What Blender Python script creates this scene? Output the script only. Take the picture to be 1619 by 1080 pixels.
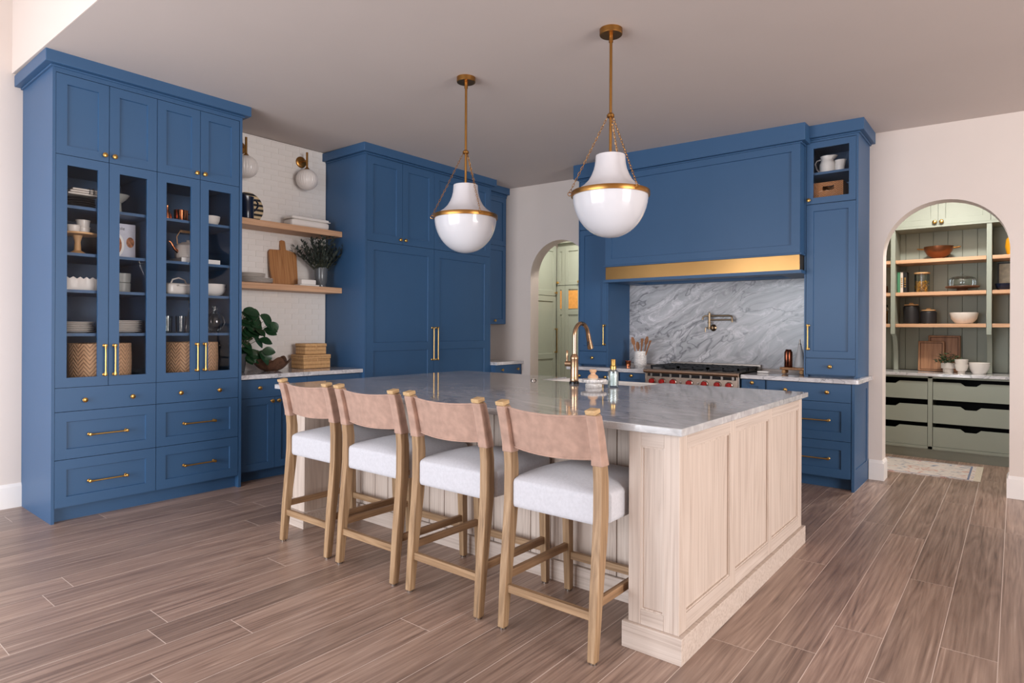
import bpy, bmesh, math, random
from mathutils import Vector, Matrix
random.seed(7)
for _o in list(bpy.data.objects): bpy.data.objects.remove(_o)
SC = bpy.context.scene
COL = SC.collection
PI = math.pi

# ---------------------------------------------------------------- camera
cd_ = bpy.data.cameras.new('camera'); cam = bpy.data.objects.new('camera', cd_); COL.objects.link(cam)
cd_.sensor_width = 36.0; cd_.lens = 984.0/1619.0*36.0; cd_.shift_y = -20.0/1619.0
cd_.clip_start = 0.05; cd_.clip_end = 200
_yaw, _roll = math.radians(38.98), 0.0045
_r = Vector((math.cos(_yaw), math.sin(_yaw), 0)); _f = Vector((-math.sin(_yaw), math.cos(_yaw), 0)); _u = Vector((0, 0, 1))
_r, _u = _r*math.cos(_roll)+_u*math.sin(_roll), _u*math.cos(_roll)-_r*math.sin(_roll)
cam.matrix_world = Matrix(((_r.x, _u.x, -_f.x, 0), (_r.y, _u.y, -_f.y, 0), (_r.z, _u.z, -_f.z, 1.3), (0, 0, 0, 1)))
SC.camera = cam

# ---------------------------------------------------------------- world, daylight through the windows, exposure
w = bpy.data.worlds.new('world'); SC.world = w; w.use_nodes = True
w.node_tree.nodes['Background'].inputs[0].default_value = (0.86, 0.92, 1.0, 1)
w.node_tree.nodes['Background'].inputs[1].default_value = 1.3
def area(name, loc, target, sx, sy, power, col):
    l = bpy.data.lights.new(name, 'AREA'); l.shape = 'RECTANGLE'; l.size = sx; l.size_y = sy; l.energy = power; l.color = col
    o = bpy.data.objects.new(name, l); COL.objects.link(o); o.location = loc
    o.rotation_euler = (Vector(target)-Vector(loc)).to_track_quat('-Z', 'Z').to_euler()
    return o
area('window_daylight_back', (-3.0, -2.68, 1.35), (-3.0, 0, 1.35), 4.3, 2.6, 318, (0.9, 0.935, 1.0))
area('window_daylight_right', (5.1, 1.9, 1.75), (0, 1.9, 1.75), 3.4, 2.9, 415, (1.0, 0.965, 0.95))
VS = SC.view_settings
SC.display_settings.display_device = 'sRGB'
VS.view_transform = 'Standard'; VS.look = 'None'; VS.gamma = 1.0; VS.exposure = 0.0; VS.use_curve_mapping = False

# ---------------------------------------------------------------- materials
def lin(c):
    c /= 255.0
    return c/12.92 if c <= 0.04045 else ((c+0.055)/1.055)**2.4
def C(r, g, b): return (lin(r), lin(g), lin(b), 1)
MATS = {}
def mat(name, col, rough=0.5, metal=0.0, var=0.05, vs=6.0, bump=0.0, bs=200.0, trans=0.0, ior=1.45, coat=0.0, sheen=0.0, alpha=1.0, spec=0.5, aniso=None):
    if name in MATS: return MATS[name]
    m = bpy.data.materials.new(name); m.use_nodes = True; nt = m.node_tree; N = nt.nodes; L = nt.links
    p = N['Principled BSDF']
    p.inputs['Base Color'].default_value = col; p.inputs['Roughness'].default_value = rough; p.inputs['Metallic'].default_value = metal
    p.inputs['Transmission Weight'].default_value = trans; p.inputs['IOR'].default_value = ior; p.inputs['Coat Weight'].default_value = coat
    p.inputs['Sheen Weight'].default_value = sheen; p.inputs['Alpha'].default_value = alpha; p.inputs['Specular IOR Level'].default_value = spec
    tc = N.new('ShaderNodeTexCoord')
    if var:
        n = N.new('ShaderNodeTexNoise'); n.inputs['Scale'].default_value = vs; n.inputs['Detail'].default_value = 3
        r = N.new('ShaderNodeValToRGB')
        r.color_ramp.elements[0].position = 0.3; r.color_ramp.elements[1].position = 0.7
        r.color_ramp.elements[0].color = tuple(c*(1-var) for c in col[:3])+(1,)
        r.color_ramp.elements[1].color = tuple(min(1, c*(1+var)) for c in col[:3])+(1,)
        L.new(tc.outputs['Object'], n.inputs['Vector']); L.new(n.outputs['Fac'], r.inputs[0]); L.new(r.outputs[0], p.inputs['Base Color'])
    if bump:
        n2 = N.new('ShaderNodeTexNoise'); n2.inputs['Scale'].default_value = bs; n2.inputs['Detail'].default_value = 2
        b = N.new('ShaderNodeBump'); b.inputs['Strength'].default_value = bump; b.inputs['Distance'].default_value = 0.002
        L.new(tc.outputs['Object'], n2.inputs['Vector']); L.new(n2.outputs['Fac'], b.inputs['Height']); L.new(b.outputs[0], p.inputs['Normal'])
    MATS[name] = m
    return m
def ramp(N, stops):
    r = N.new('ShaderNodeValToRGB'); e = r.color_ramp.elements
    while len(e) < len(stops): e.new(0.5)
    for q, (p, c) in zip(e, stops): q.position = p; q.color = c
    return r
def wood(name, stops, axis='z', rough=0.5, fine=55.0, longs=1.6, bump=0.15, rnd=0.0, knots=False, coat=0.0):
    if name in MATS: return MATS[name]
    m = bpy.data.materials.new(name); m.use_nodes = True; nt = m.node_tree; N = nt.nodes; L = nt.links; p = N['Principled BSDF']
    p.inputs['Roughness'].default_value = rough; p.inputs['Coat Weight'].default_value = coat
    tc = N.new('ShaderNodeTexCoord'); mp = N.new('ShaderNodeMapping')
    k = 'xyz'.index(axis); s = [fine]*3; s[k] = longs
    mp.inputs['Scale'].default_value = s
    vec = tc.outputs['Object']
    oi = N.new('ShaderNodeObjectInfo')
    ad = N.new('ShaderNodeVectorMath'); ad.operation = 'ADD'
    mu = N.new('ShaderNodeMath'); mu.operation = 'MULTIPLY'; mu.inputs[1].default_value = 37.0
    L.new(oi.outputs['Random'], mu.inputs[0]); L.new(vec, ad.inputs[0]); L.new(mu.outputs[0], ad.inputs[1])
    L.new(ad.outputs[0], mp.inputs['Vector'])
    n = N.new('ShaderNodeTexNoise'); n.inputs['Scale'].default_value = 1.0; n.inputs['Detail'].default_value = 6; n.inputs['Roughness'].default_value = 0.65
    n.inputs['Distortion'].default_value = 0.35
    L.new(mp.outputs[0], n.inputs['Vector'])
    # broad cathedral figure
    mp2 = N.new('ShaderNodeMapping'); s2 = [9.0]*3; s2[k] = 0.55; mp2.inputs['Scale'].default_value = s2
    L.new(ad.outputs[0], mp2.inputs['Vector'])
    n2 = N.new('ShaderNodeTexNoise'); n2.inputs['Scale'].default_value = 1.0; n2.inputs['Detail'].default_value = 2; n2.inputs['Distortion'].default_value = 0.6
    L.new(mp2.outputs[0], n2.inputs['Vector'])
    rg = N.new('ShaderNodeMath'); rg.operation = 'MULTIPLY'; rg.inputs[1].default_value = 9.0
    fr = N.new('ShaderNodeMath'); fr.operation = 'PINGPONG'; fr.inputs[1].default_value = 0.5
    L.new(n2.outputs['Fac'], rg.inputs[0]); L.new(rg.outputs[0], fr.inputs[0])
    mx = N.new('ShaderNodeMath'); mx.operation = 'MULTIPLY_ADD'; mx.inputs[1].default_value = 0.35
    L.new(fr.outputs[0], mx.inputs[0]); 
    sc = N.new('ShaderNodeMath'); sc.operation = 'MULTIPLY_ADD'; sc.inputs[1].default_value = 0.95; sc.inputs[2].default_value = -0.07
    L.new(n.outputs['Fac'], sc.inputs[0]); L.new(sc.outputs[0], mx.inputs[2])
    r = ramp(N, stops); L.new(mx.outputs[0], r.inputs[0])
    out = r.outputs[0]
    if rnd:
        hs = N.new('ShaderNodeHueSaturation')
        mr = N.new('ShaderNodeMapRange'); mr.inputs['To Min'].default_value = 1-rnd; mr.inputs['To Max'].default_value = 1+rnd
        L.new(oi.outputs['Random'], mr.inputs['Value']); L.new(mr.outputs[0], hs.inputs['Value']); L.new(out, hs.inputs['Color']); out = hs.outputs[0]
    if knots:
        vo = N.new('ShaderNodeTexNoise'); mp3 = N.new('ShaderNodeMapping'); s3 = [5.0]*3; s3[k] = 1.3; mp3.inputs['Scale'].default_value = s3
        L.new(ad.outputs[0], mp3.inputs['Vector']); L.new(mp3.outputs[0], vo.inputs['Vector']); vo.inputs['Scale'].default_value = 1.0; vo.inputs['Detail'].default_value = 4
        kr = ramp(N, [(0.0, (0.42, 0.38, 0.36, 1)), (0.27, (0.8, 0.78, 0.77, 1)), (0.42, (1, 1, 1, 1)), (1.0, (1.1, 1.08, 1.05, 1))])
        mm = N.new('ShaderNodeMix'); mm.data_type = 'RGBA'; mm.blend_type = 'MULTIPLY'; mm.inputs[0].default_value = 1.0
        L.new(vo.outputs['Fac'], kr.inputs[0]); L.new(out, mm.inputs[6]); L.new(kr.outputs[0], mm.inputs[7]); out = mm.outputs[2]
    L.new(out, p.inputs['Base Color'])
    if bump:
        b = N.new('ShaderNodeBump'); b.inputs['Strength'].default_value = bump; b.inputs['Distance'].default_value = 0.002
        L.new(n.outputs['Fac'], b.inputs['Height']); L.new(b.outputs[0], p.inputs['Normal'])
    MATS[name] = m
    return m
def marble(name, base, light, vein, rough=0.08, sc=1.6, rot=(0, 0, 0), lines=1.0, stretch=(0.5, 1.6, 1.6), warp=0.2):
    if name in MATS: return MATS[name]
    m = bpy.data.materials.new(name); m.use_nodes = True; nt = m.node_tree; N = nt.nodes; L = nt.links; p = N['Principled BSDF']
    p.inputs['Roughness'].default_value = rough
    tc = N.new('ShaderNodeTexCoord'); mp = N.new('ShaderNodeMapping'); mp.inputs['Scale'].default_value = stretch
    mp0 = N.new('ShaderNodeMapping'); mp0.inputs['Rotation'].default_value = rot
    L.new(tc.outputs['Object'], mp0.inputs['Vector']); L.new(mp0.outputs[0], mp.inputs['Vector'])
    def noise(scale, det, dist, vec, rgh=0.6):
        n = N.new('ShaderNodeTexNoise'); n.inputs['Scale'].default_value = scale; n.inputs['Detail'].default_value = det; n.inputs['Distortion'].default_value = dist; n.inputs['Roughness'].default_value = rgh
        L.new(vec, n.inputs['Vector']); return n
    wn = noise(sc*0.8, 2, 0.2, mp.outputs[0])
    mixv = N.new('ShaderNodeMix'); mixv.data_type = 'VECTOR'; mixv.inputs[0].default_value = warp
    L.new(mp.outputs[0], mixv.inputs[4]); L.new(wn.outputs['Color'], mixv.inputs[5]); V = mixv.outputs[1]
    mid = tuple((x+y)/2 for x, y in zip(base, light))
    cl = noise(sc*1.1, 5, 0.3, V, 0.58)
    r = ramp(N, [(0.25, tuple(c*0.9 for c in base[:3])+(1,)), (0.45, base), (0.58, mid), (0.68, light), (0.8, base)]); L.new(cl.outputs['Fac'], r.inputs[0])
    wv = N.new('ShaderNodeTexWave'); wv.wave_type = 'BANDS'; wv.bands_direction = 'Z'; wv.inputs['Scale'].default_value = sc*2.2; wv.inputs['Distortion'].default_value = 5.0
    wv.inputs['Detail'].default_value = 4; wv.inputs['Detail Scale'].default_value = 1.2; wv.inputs['Detail Roughness'].default_value = 0.6
    L.new(V, wv.inputs['Vector'])
    k = 0.16*lines
    rw = ramp(N, [(0.0, (1-k*1.6,)*3+(1,)), (0.12, (1, 1, 1, 1)), (0.5, (1-k*0.3,)*3+(1,)), (0.9, (1+k*0.6,)*3+(1,)), (1.0, (1+k,)*3+(1,))]); L.new(wv.outputs['Fac'], rw.inputs[0])
    n3 = noise(sc*1.5, 4, 0.4, V)
    vr = tuple(min(1, v/max(b_, 1e-4)) for v, b_ in zip(vein[:3], base[:3]))+(1,)
    r3 = ramp(N, [(0.0, (1, 1, 1, 1)), (0.486, (1, 1, 1, 1)), (0.497, vr), (0.506, (1, 1, 1, 1)), (1.0, (1, 1, 1, 1))]); L.new(n3.outputs['Fac'], r3.inputs[0])
    n5 = noise(sc*2.6, 8, 0.5, V, 0.68)
    lr = tuple(y/x for x, y in zip(base[:3], light[:3]))+(1,)
    r5 = ramp(N, [(0.0, (1, 1, 1, 1)), (0.46, (1, 1, 1, 1)), (0.5, lr), (0.53, (1, 1, 1, 1)), (1, (0.97, 0.97, 0.97, 1))]); L.new(n5.outputs['Fac'], r5.inputs[0])
    out = r.outputs[0]
    for src in (rw, r3, r5):
        mm = N.new('ShaderNodeMix'); mm.data_type = 'RGBA'; mm.blend_type = 'MULTIPLY'; mm.inputs[0].default_value = 1.0
        L.new(out, mm.inputs[6]); L.new(src.outputs[0], mm.inputs[7]); out = mm.outputs[2]
    L.new(out, p.inputs['Base Color'])
    MATS[name] = m
    return m
def woven(name, c1, c2, sx=60.0, sz=60.0, herring=True, rough=0.75):
    if name in MATS: return MATS[name]
    m = bpy.data.materials.new(name); m.use_nodes = True; nt = m.node_tree; N = nt.nodes; L = nt.links; p = N['Principled BSDF']
    p.inputs['Roughness'].default_value = rough
    tc = N.new('ShaderNodeTexCoord'); sp = N.new('ShaderNodeSeparateXYZ'); L.new(tc.outputs['UV'], sp.inputs[0])
    def ma(op, a, b=None, c=None):
        n = N.new('ShaderNodeMath'); n.operation = op
        for i, v in enumerate((a, b, c)):
            if v is None: continue
            if isinstance(v, (int, float)): n.inputs[i].default_value = v
            else: L.new(v, n.inputs[i])
        return n.outputs[0]
    if herring:
        zz = ma('PINGPONG', sp.outputs[0], 1.0/sx)          # zigzag of slanted strips
        v = ma('ADD', ma('MULTIPLY', sp.outputs[1], sz), ma('MULTIPLY', zz, sx*1.6))
        h = ma('ABSOLUTE', ma('SINE', ma('MULTIPLY', v, PI)))
    else:
        h = ma('MULTIPLY', ma('ABSOLUTE', ma('SINE', ma('MULTIPLY', sp.outputs[0], sx*PI))), ma('ABSOLUTE', ma('SINE', ma('MULTIPLY', sp.outputs[1], sz*PI))))
    n = N.new('ShaderNodeTexNoise'); n.inputs['Scale'].default_value = 40; L.new(tc.outputs['Object'], n.inputs['Vector'])
    hh = ma('ADD', ma('MULTIPLY', h, 0.75), ma('MULTIPLY', n.outputs['Fac'], 0.4))
    r = ramp(N, [(0.05, c2), (0.55, c1), (1.0, tuple(min(1, x*1.15) for x in c1[:3])+(1,))]); L.new(hh, r.inputs[0]); L.new(r.outputs[0], p.inputs['Base Color'])
    b = N.new('ShaderNodeBump'); b.inputs['Strength'].default_value = 0.7; b.inputs['Distance'].default_value = 0.004
    L.new(h, b.inputs['Height']); L.new(b.outputs[0], p.inputs['Normal'])
    MATS[name] = m
    return m
def glassy(name, tint=(1, 1, 1, 1), tp=0.86, rough=0.02):
    # thin clear pane: mostly lets light straight through, mirrors a little more at grazing angles
    if name in MATS: return MATS[name]
    m = bpy.data.materials.new(name); m.use_nodes = True; nt = m.node_tree; N = nt.nodes; L = nt.links
    N.remove(N['Principled BSDF']); out = N['Material Output']
    t = N.new('ShaderNodeBsdfTransparent'); t.inputs[0].default_value = tint
    g = N.new('ShaderNodeBsdfGlossy'); g.inputs['Roughness'].default_value = rough; g.inputs[0].default_value = (0.95, 0.97, 1, 1)
    fz = N.new('ShaderNodeFresnel'); fz.inputs[0].default_value = 1.45
    a = N.new('ShaderNodeMath'); a.operation = 'MULTIPLY_ADD'; a.inputs[1].default_value = 0.36 if tp > 0.7 else 0.7; a.inputs[2].default_value = 0.0 if tp > 0.7 else 0.03
    mx = N.new('ShaderNodeMixShader'); L.new(fz.outputs[0], a.inputs[0]); L.new(a.outputs[0], mx.inputs[0]); L.new(t.outputs[0], mx.inputs[1]); L.new(g.outputs[0], mx.inputs[2])
    L.new(mx.outputs[0], out.inputs[0])
    MATS[name] = m
    return m
BLUE = mat('blue_paint', C(52, 87, 124), 0.45, var=0.02, vs=3, bump=0.03, bs=350)
GREEN = mat('sage_paint', C(154, 160, 148), 0.5, var=0.02, vs=3, bump=0.03, bs=350)
WALLM = mat('wall_plaster', C(219, 207, 199), 0.85, var=0.015, vs=2, bump=0.05, bs=120)
CEILM = mat('ceiling_plaster', C(202, 191, 185), 0.8, var=0.015, vs=1.5, bump=0.04, bs=120)
TRIMM = mat('white_trim', C(236, 230, 226), 0.45, var=0.01)
BRASS = mat('brass', C(201, 160, 92), 0.28, 1.0, var=0.06, vs=20)
BRASSD = mat('aged_brass', C(168, 122, 66), 0.33, 1.0, var=0.1, vs=14)
CHAMP = mat('champagne_bronze', C(190, 156, 124), 0.22, 1.0, var=0.04)
BRONZE = mat('antique_bronze', C(140, 120, 96), 0.3, 1.0, var=0.06)
COPPER = mat('copper', C(214, 130, 88), 0.2, 1.0, var=0.05)
STEEL = mat('stainless_steel', C(150, 140, 132), 0.3, 1.0, var=0.03)
BLACKI = mat('cast_iron', C(28, 29, 33), 0.5, 0.3, var=0.1, vs=30, bump=0.1)
RED = mat('red_knob', C(160, 28, 24), 0.3, var=0.05)
MARBLE = marble('island_quartzite', C(172, 170, 170), C(190, 188, 188), C(134, 132, 132), 0.06, 1.2, (0, 0, 0.25), 0.45, (0.5, 1.7, 1.0))
SPLASH = marble('backsplash_stone', C(168, 168, 171), C(196, 194, 197), C(112, 112, 116), 0.22, 2.0, (0, 0.5, 0), 0.9, (0.62, 1.0, 1.4), 0.4)
CTOP = marble('counter_stone', C(198, 196, 199), C(220, 218, 220), C(150, 150, 154), 0.08, 1.6, (0, 0, 0.5), 0.5)
OAKZ = wood('oak_vertical', [(0.2, C(170, 151, 138)), (0.5, C(198, 181, 168)), (0.8, C(211, 196, 184))], 'z', 0.55, 95, 1.2, 0.12)
OAKX = wood('oak_along_x', [(0.2, C(170, 151, 138)), (0.5, C(196, 180, 168)), (0.8, C(209, 195, 184))], 'x', 0.55, 95, 1.2, 0.12)
OAKY = wood('oak_along_y', [(0.2, C(170, 151, 138)), (0.5, C(196, 180, 168)), (0.8, C(209, 195, 184))], 'y', 0.55, 95, 1.2, 0.12)
SHELFO = wood('shelf_oak', [(0.2, C(178, 132, 98)), (0.5, C(205, 160, 124)), (0.8, C(219, 178, 144))], 'x', 0.5, 70, 1.5, 0.1)
STOOLZ = wood('stool_wood_up', [(0.2, C(112, 86, 60)), (0.5, C(156, 125, 92)), (0.8, C(184, 154, 121))], 'z', 0.5, 60, 2.0, 0.12, rnd=0.06)
STOOLX = wood('stool_wood_x', [(0.2, C(112, 86, 60)), (0.5, C(152, 121, 89)), (0.8, C(180, 149, 116))], 'x', 0.5, 60, 2.0, 0.12)
STOOLY = wood('stool_wood_y', [(0.2, C(110, 82, 56)), (0.5, C(146, 112, 80)), (0.8, C(172, 138, 104))], 'y', 0.5, 60, 2.0, 0.12)
STOOLE = wood('stool_end_grain', [(0.2, C(172, 138, 96)), (0.8, C(204, 172, 128))], 'y', 0.6, 60, 20, 0.1)
FLOORM = wood('floor_oak', [(0.16, C(86, 68, 60)), (0.4, C(138, 114, 101)), (0.66, C(168, 143, 128)), (0.92, C(214, 194, 182))], 'y', 0.34, 62, 1.6, 0.3, rnd=0.2, knots=True)
FLOORJ = mat('floor_joint_glint', C(218, 203, 192), 0.7, var=0.05)  # pale tone paints the light caught by the plank bevels
BOARDM = wood('cutting_board_wood', [(0.15, C(120, 76, 40)), (0.45, C(176, 122, 74)), (0.8, C(206, 156, 106))], 'z', 0.5, 38, 1.6, 0.1, knots=True)
WALNUT = wood('dark_bowl_wood', [(0.2, C(70, 46, 34)), (0.6, C(112, 78, 58)), (0.9, C(150, 112, 88))], 'x', 0.5, 30, 4, 0.15)
SPOONW = wood('spoon_wood', [(0.2, C(126, 74, 38)), (0.8, C(190, 132, 84))], 'z', 0.5, 40, 3, 0.1, rnd=0.25)
ACACIA = wood('acacia_wood', [(0.1, C(96, 62, 42)), (0.45, C(156, 110, 78)), (0.85, C(196, 150, 112))], 'z', 0.45, 26, 1.4, 0.05, rnd=0.1, knots=True)
LIDW = mat('lid_wood', C(214, 168, 118), 0.5, var=0.1, vs=30)
LEATH = mat('tan_suede', C(170, 138, 122), 0.8, var=0.16, vs=22, bump=0.25, bs=350, sheen=0.2)
LINEN = mat('white_linen', C(196, 195, 200), 0.9, var=0.05, vs=90, bump=0.6, bs=420, sheen=0.1)
WHITEC = mat('white_ceramic', C(236, 230, 224), 0.25, var=0.02)
MATTEW = mat('matte_white', C(230, 222, 214), 0.6, var=0.03)
GREYC = mat('grey_ceramic', C(150, 150, 146), 0.4, var=0.05)
NAVY = mat('navy_glaze', C(24, 32, 52), 0.18, var=0.1)
BLACKC = mat('black_stoneware', C(34, 32, 34), 0.42, var=0.08)
OPAL = mat('opal_glass', C(208, 207, 211), 0.12, var=0.0, coat=0.3)
RIBG = mat('ribbed_white_glass', C(236, 228, 222), 0.2, var=0.02)
GLASS = glassy('clear_pane')
CLEARG = glassy('clear_glass', (0.93, 0.96, 0.95, 1), 0.6)
SMOKE = mat('smoky_vase_glass', C(120, 124, 128), 0.12, var=0.1, trans=0.4)
LEAFM = mat('rubber_plant_leaf', C(34, 66, 40), 0.28, var=0.3, vs=18)
LEAFD = mat('dark_dry_leaf', C(58, 66, 60), 0.6, var=0.35, vs=30)
LEAFS = mat('small_green_leaf', C(60, 84, 56), 0.5, var=0.3, vs=30)
STEMM = mat('plant_stem', C(78, 80, 56), 0.6, var=0.2)
POTG = mat('charcoal_pot', C(72, 74, 78), 0.6, var=0.1)
TILEM = mat('handmade_white_tile', C(240, 235, 230), 0.16, var=0.035, vs=5, bump=0.12, bs=14)
GROUT = mat('tile_grout', C(228, 220, 212), 0.9, var=0.03)
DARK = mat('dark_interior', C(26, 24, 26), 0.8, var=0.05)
PAPERW = mat('white_paper', C(236, 232, 228), 0.7, var=0.02)
BASKETM = woven('herringbone_seagrass', C(206, 164, 128), C(96, 56, 34), 5.0, 34.0)
RATTAN = woven('rattan_weave', C(214, 170, 118), C(150, 104, 62), 60.0, 26.0, herring=False)
BROWNB = woven('brown_wicker', C(170, 116, 74), C(74, 44, 26), 40.0, 60.0, herring=True)

# ---------------------------------------------------------------- mesh helpers (all shapes are built in the thing's own space)
class B:
    def __init__(s): s.bm = bmesh.new()
    def box(s, x0, x1, y0, y1, z0, z1, M=None):
        v = [s.bm.verts.new(p) for p in ((x0, y0, z0), (x1, y0, z0), (x1, y1, z0), (x0, y1, z0), (x0, y0, z1), (x1, y0, z1), (x1, y1, z1), (x0, y1, z1))]
        if M:
            for q in v: q.co = M @ q.co
        for f in ((0, 3, 2, 1), (4, 5, 6, 7), (0, 1, 5, 4), (1, 2, 6, 5), (2, 3, 7, 6), (3, 0, 4, 7)): s.bm.faces.new([v[i] for i in f])
        return s
    def lathe(s, prof, c=(0, 0, 0), seg=32, axis='z', rot=None, flute=0, famp=0.0):
        c = Vector(c); rings = []
        for r, z in prof:
            ring = []
            for i in range(seg):
                a = 2*PI*i/seg; rr = r*(1+famp*math.cos(flute*a)) if flute else r
                p = Vector((rr*math.cos(a), rr*math.sin(a), z))
                if axis == 'y': p = Vector((p.x, -p.z, p.y))      # profile axis points to -y
                elif axis == 'x': p = Vector((p.z, p.x, p.y))
                if rot: p = rot @ p
                ring.append(s.bm.verts.new(p+c))
            rings.append(ring)
        for a, b in zip(rings, rings[1:]):
            for i in range(seg):
                j = (i+1) % seg
                try: s.bm.faces.new((a[i], a[j], b[j], b[i]))
                except ValueError: pass
        if prof[0][0] > 1e-6: s.bm.faces.new(list(reversed(rings[0])))
        if prof[-1][0] > 1e-6: s.bm.faces.new(rings[-1])
        return s
    def tube(s, pts, r, seg=10, cap=True):
        pts = [Vector(p) for p in pts]; rs = r if isinstance(r, (list, tuple)) else [r]*len(pts)
        rings = []; up = None
        for i, p in enumerate(pts):
            t = (pts[min(i+1, len(pts)-1)]-pts[max(i-1, 0)]).normalized()
            if up is None: up = Vector((0, 0, 1)) if abs(t.z) < 0.9 else Vector((1, 0, 0))
            n = (up-t*up.dot(t))
            if n.length < 1e-6: n = t.orthogonal()
            n.normalize(); b = t.cross(n); up = n
            rings.append([s.bm.verts.new(p+(n*math.cos(2*PI*k/seg)+b*math.sin(2*PI*k/seg))*rs[i]) for k in range(seg)])
        for a, b in zip(rings, rings[1:]):
            for k in range(seg): s.bm.faces.new((a[k], a[(k+1) % seg], b[(k+1) % seg], b[k]))
        if cap: s.bm.faces.new(list(reversed(rings[0]))); s.bm.faces.new(rings[-1])
        return s
    def prism(s, poly, a0, a1, axis='x'):
        # poly: 2D outline in the two other axes; extruded along axis from a0 to a1
        def mk(a, p):
            return {'x': (a, p[0], p[1]), 'y': (p[0], a, p[1]), 'z': (p[0], p[1], a)}[axis]
        A = [s.bm.verts.new(mk(a0, p)) for p in poly]; Bv = [s.bm.verts.new(mk(a1, p)) for p in poly]
        n = len(poly)
        for i in range(n): s.bm.faces.new((A[i], A[(i+1) % n], Bv[(i+1) % n], Bv[i]))
        s.bm.faces.new(list(reversed(A))); s.bm.faces.new(Bv)
        return s
    def rbox(s, cx, cy, cz, w, d, h, r, crown=0.0, n=9):
        tmp = bmesh.new(); bmesh.ops.create_cube(tmp, size=2.0); bmesh.ops.subdivide_edges(tmp, edges=tmp.edges[:], cuts=n, use_grid_fill=True)
        mp = {}
        for v in tmp.verts:
            p = v.co; q = Vector((p.x*w/2, p.y*d/2, p.z*h/2))
            inn = Vector((max(-w/2+r, min(w/2-r, q.x)), max(-d/2+r, min(d/2-r, q.y)), max(-h/2+r, min(h/2-r, q.z))))
            df = q-inn
            if df.length > 1e-9: q = inn+df.normalized()*r
            if p.z > 0: q.z += crown*(1-p.x**2)*(1-p.y**2)*p.z
            mp[v.index] = s.bm.verts.new((cx+q.x, cy+q.y, cz+q.z))
        for f in tmp.faces: s.bm.faces.new([mp[v.index] for v in f.verts])
        tmp.free(); return s
    def strip(s, rows):
        vs = [[s.bm.verts.new(p) for p in r] for r in rows]
        for a, b in zip(vs, vs[1:]):
            for i in range(len(a)-1): s.bm.faces.new((a[i], a[i+1], b[i+1], b[i]))
        return s
    def uvbox(s):
        uv = s.bm.loops.layers.uv.new('UVMap'); s.bm.normal_update()
        for f in s.bm.faces:
            n = f.normal
            for l in f.loops:
                c = l.vert.co
                l[uv].uv = (c.y, c.z) if abs(n.x) > max(abs(n.y), abs(n.z)) else ((c.x, c.z) if abs(n.y) > abs(n.z) else (c.x, c.y))
        return s
    def uvcyl(s, R=1.0):
        uv = s.bm.loops.layers.uv.new('UVMap'); s.bm.normal_update()
        for f in s.bm.faces:
            cc = f.calc_center_median(); a0 = math.atan2(cc.y, cc.x)
            for l in f.loops:
                c = l.vert.co; a = math.atan2(c.y, c.x)
                while a-a0 > PI: a -= 2*PI
                while a-a0 < -PI: a += 2*PI
                l[uv].uv = (a*R, c.z)
        return s
    def mesh(s, name, smooth=False, ang=35):
        bmesh.ops.recalc_face_normals(s.bm, faces=s.bm.faces[:])
        me = bpy.data.meshes.new(name); s.bm.to_mesh(me); s.bm.free()
        if smooth:
            for p in me.polygons: p.use_smooth = True
            me.set_sharp_from_angle(angle=math.radians(ang))
        return me
def obj(name, b, m, parent=None, smooth=False, bev=0.0, seg=2, loc=None, rot=None, label=None, kind=None):
    me = b.mesh(name, smooth or bev > 0) if isinstance(b, B) else b
    if m and not me.materials: me.materials.append(m)
    o = bpy.data.objects.new(name, me); COL.objects.link(o)
    if parent: o.parent = parent
    if loc: o.location = loc
    if rot: o.rotation_euler = rot
    if bev:
        md = o.modifiers.new('bevel', 'BEVEL'); md.width = bev; md.segments = seg; md.limit_method = 'ANGLE'; md.angle_limit = math.radians(40); md.harden_normals = False
    if label: o['label'] = label
    if kind: o['kind'] = kind
    return o
def thing(name, label, cat, loc=(0, 0, 0), rz=0.0, group=None):
    o = bpy.data.objects.new(name, None); o.empty_display_size = 0.05; COL.objects.link(o)
    o.location = loc; o.rotation_euler = (0, 0, rz); o['label'] = label; o['category'] = cat
    if group: o['group'] = group
    return o
def tag(o, label, cat, group=None):
    o['label'] = label; o['category'] = cat
    if group: o['group'] = group
    return o
def struct(name, b, m, label=None, **k):
    o = obj(name, b, m, **k); o['kind'] = 'structure'
    if label: o['label'] = label
    return o
def copy_tree(o, parent=None, loc=None, label=None, rz=None):
    c = o.copy(); COL.objects.link(c); c.parent = parent
    if loc is not None: c.location = loc
    if rz is not None: c.rotation_euler = (0, 0, rz)
    if label: c['label'] = label
    for ch in [x for x in COL.objects if x.parent == o]: copy_tree(ch, c)
    return c
def CZ(x): return 3.0-0.0205*x        # height of the gently sloped kitchen ceiling

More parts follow.
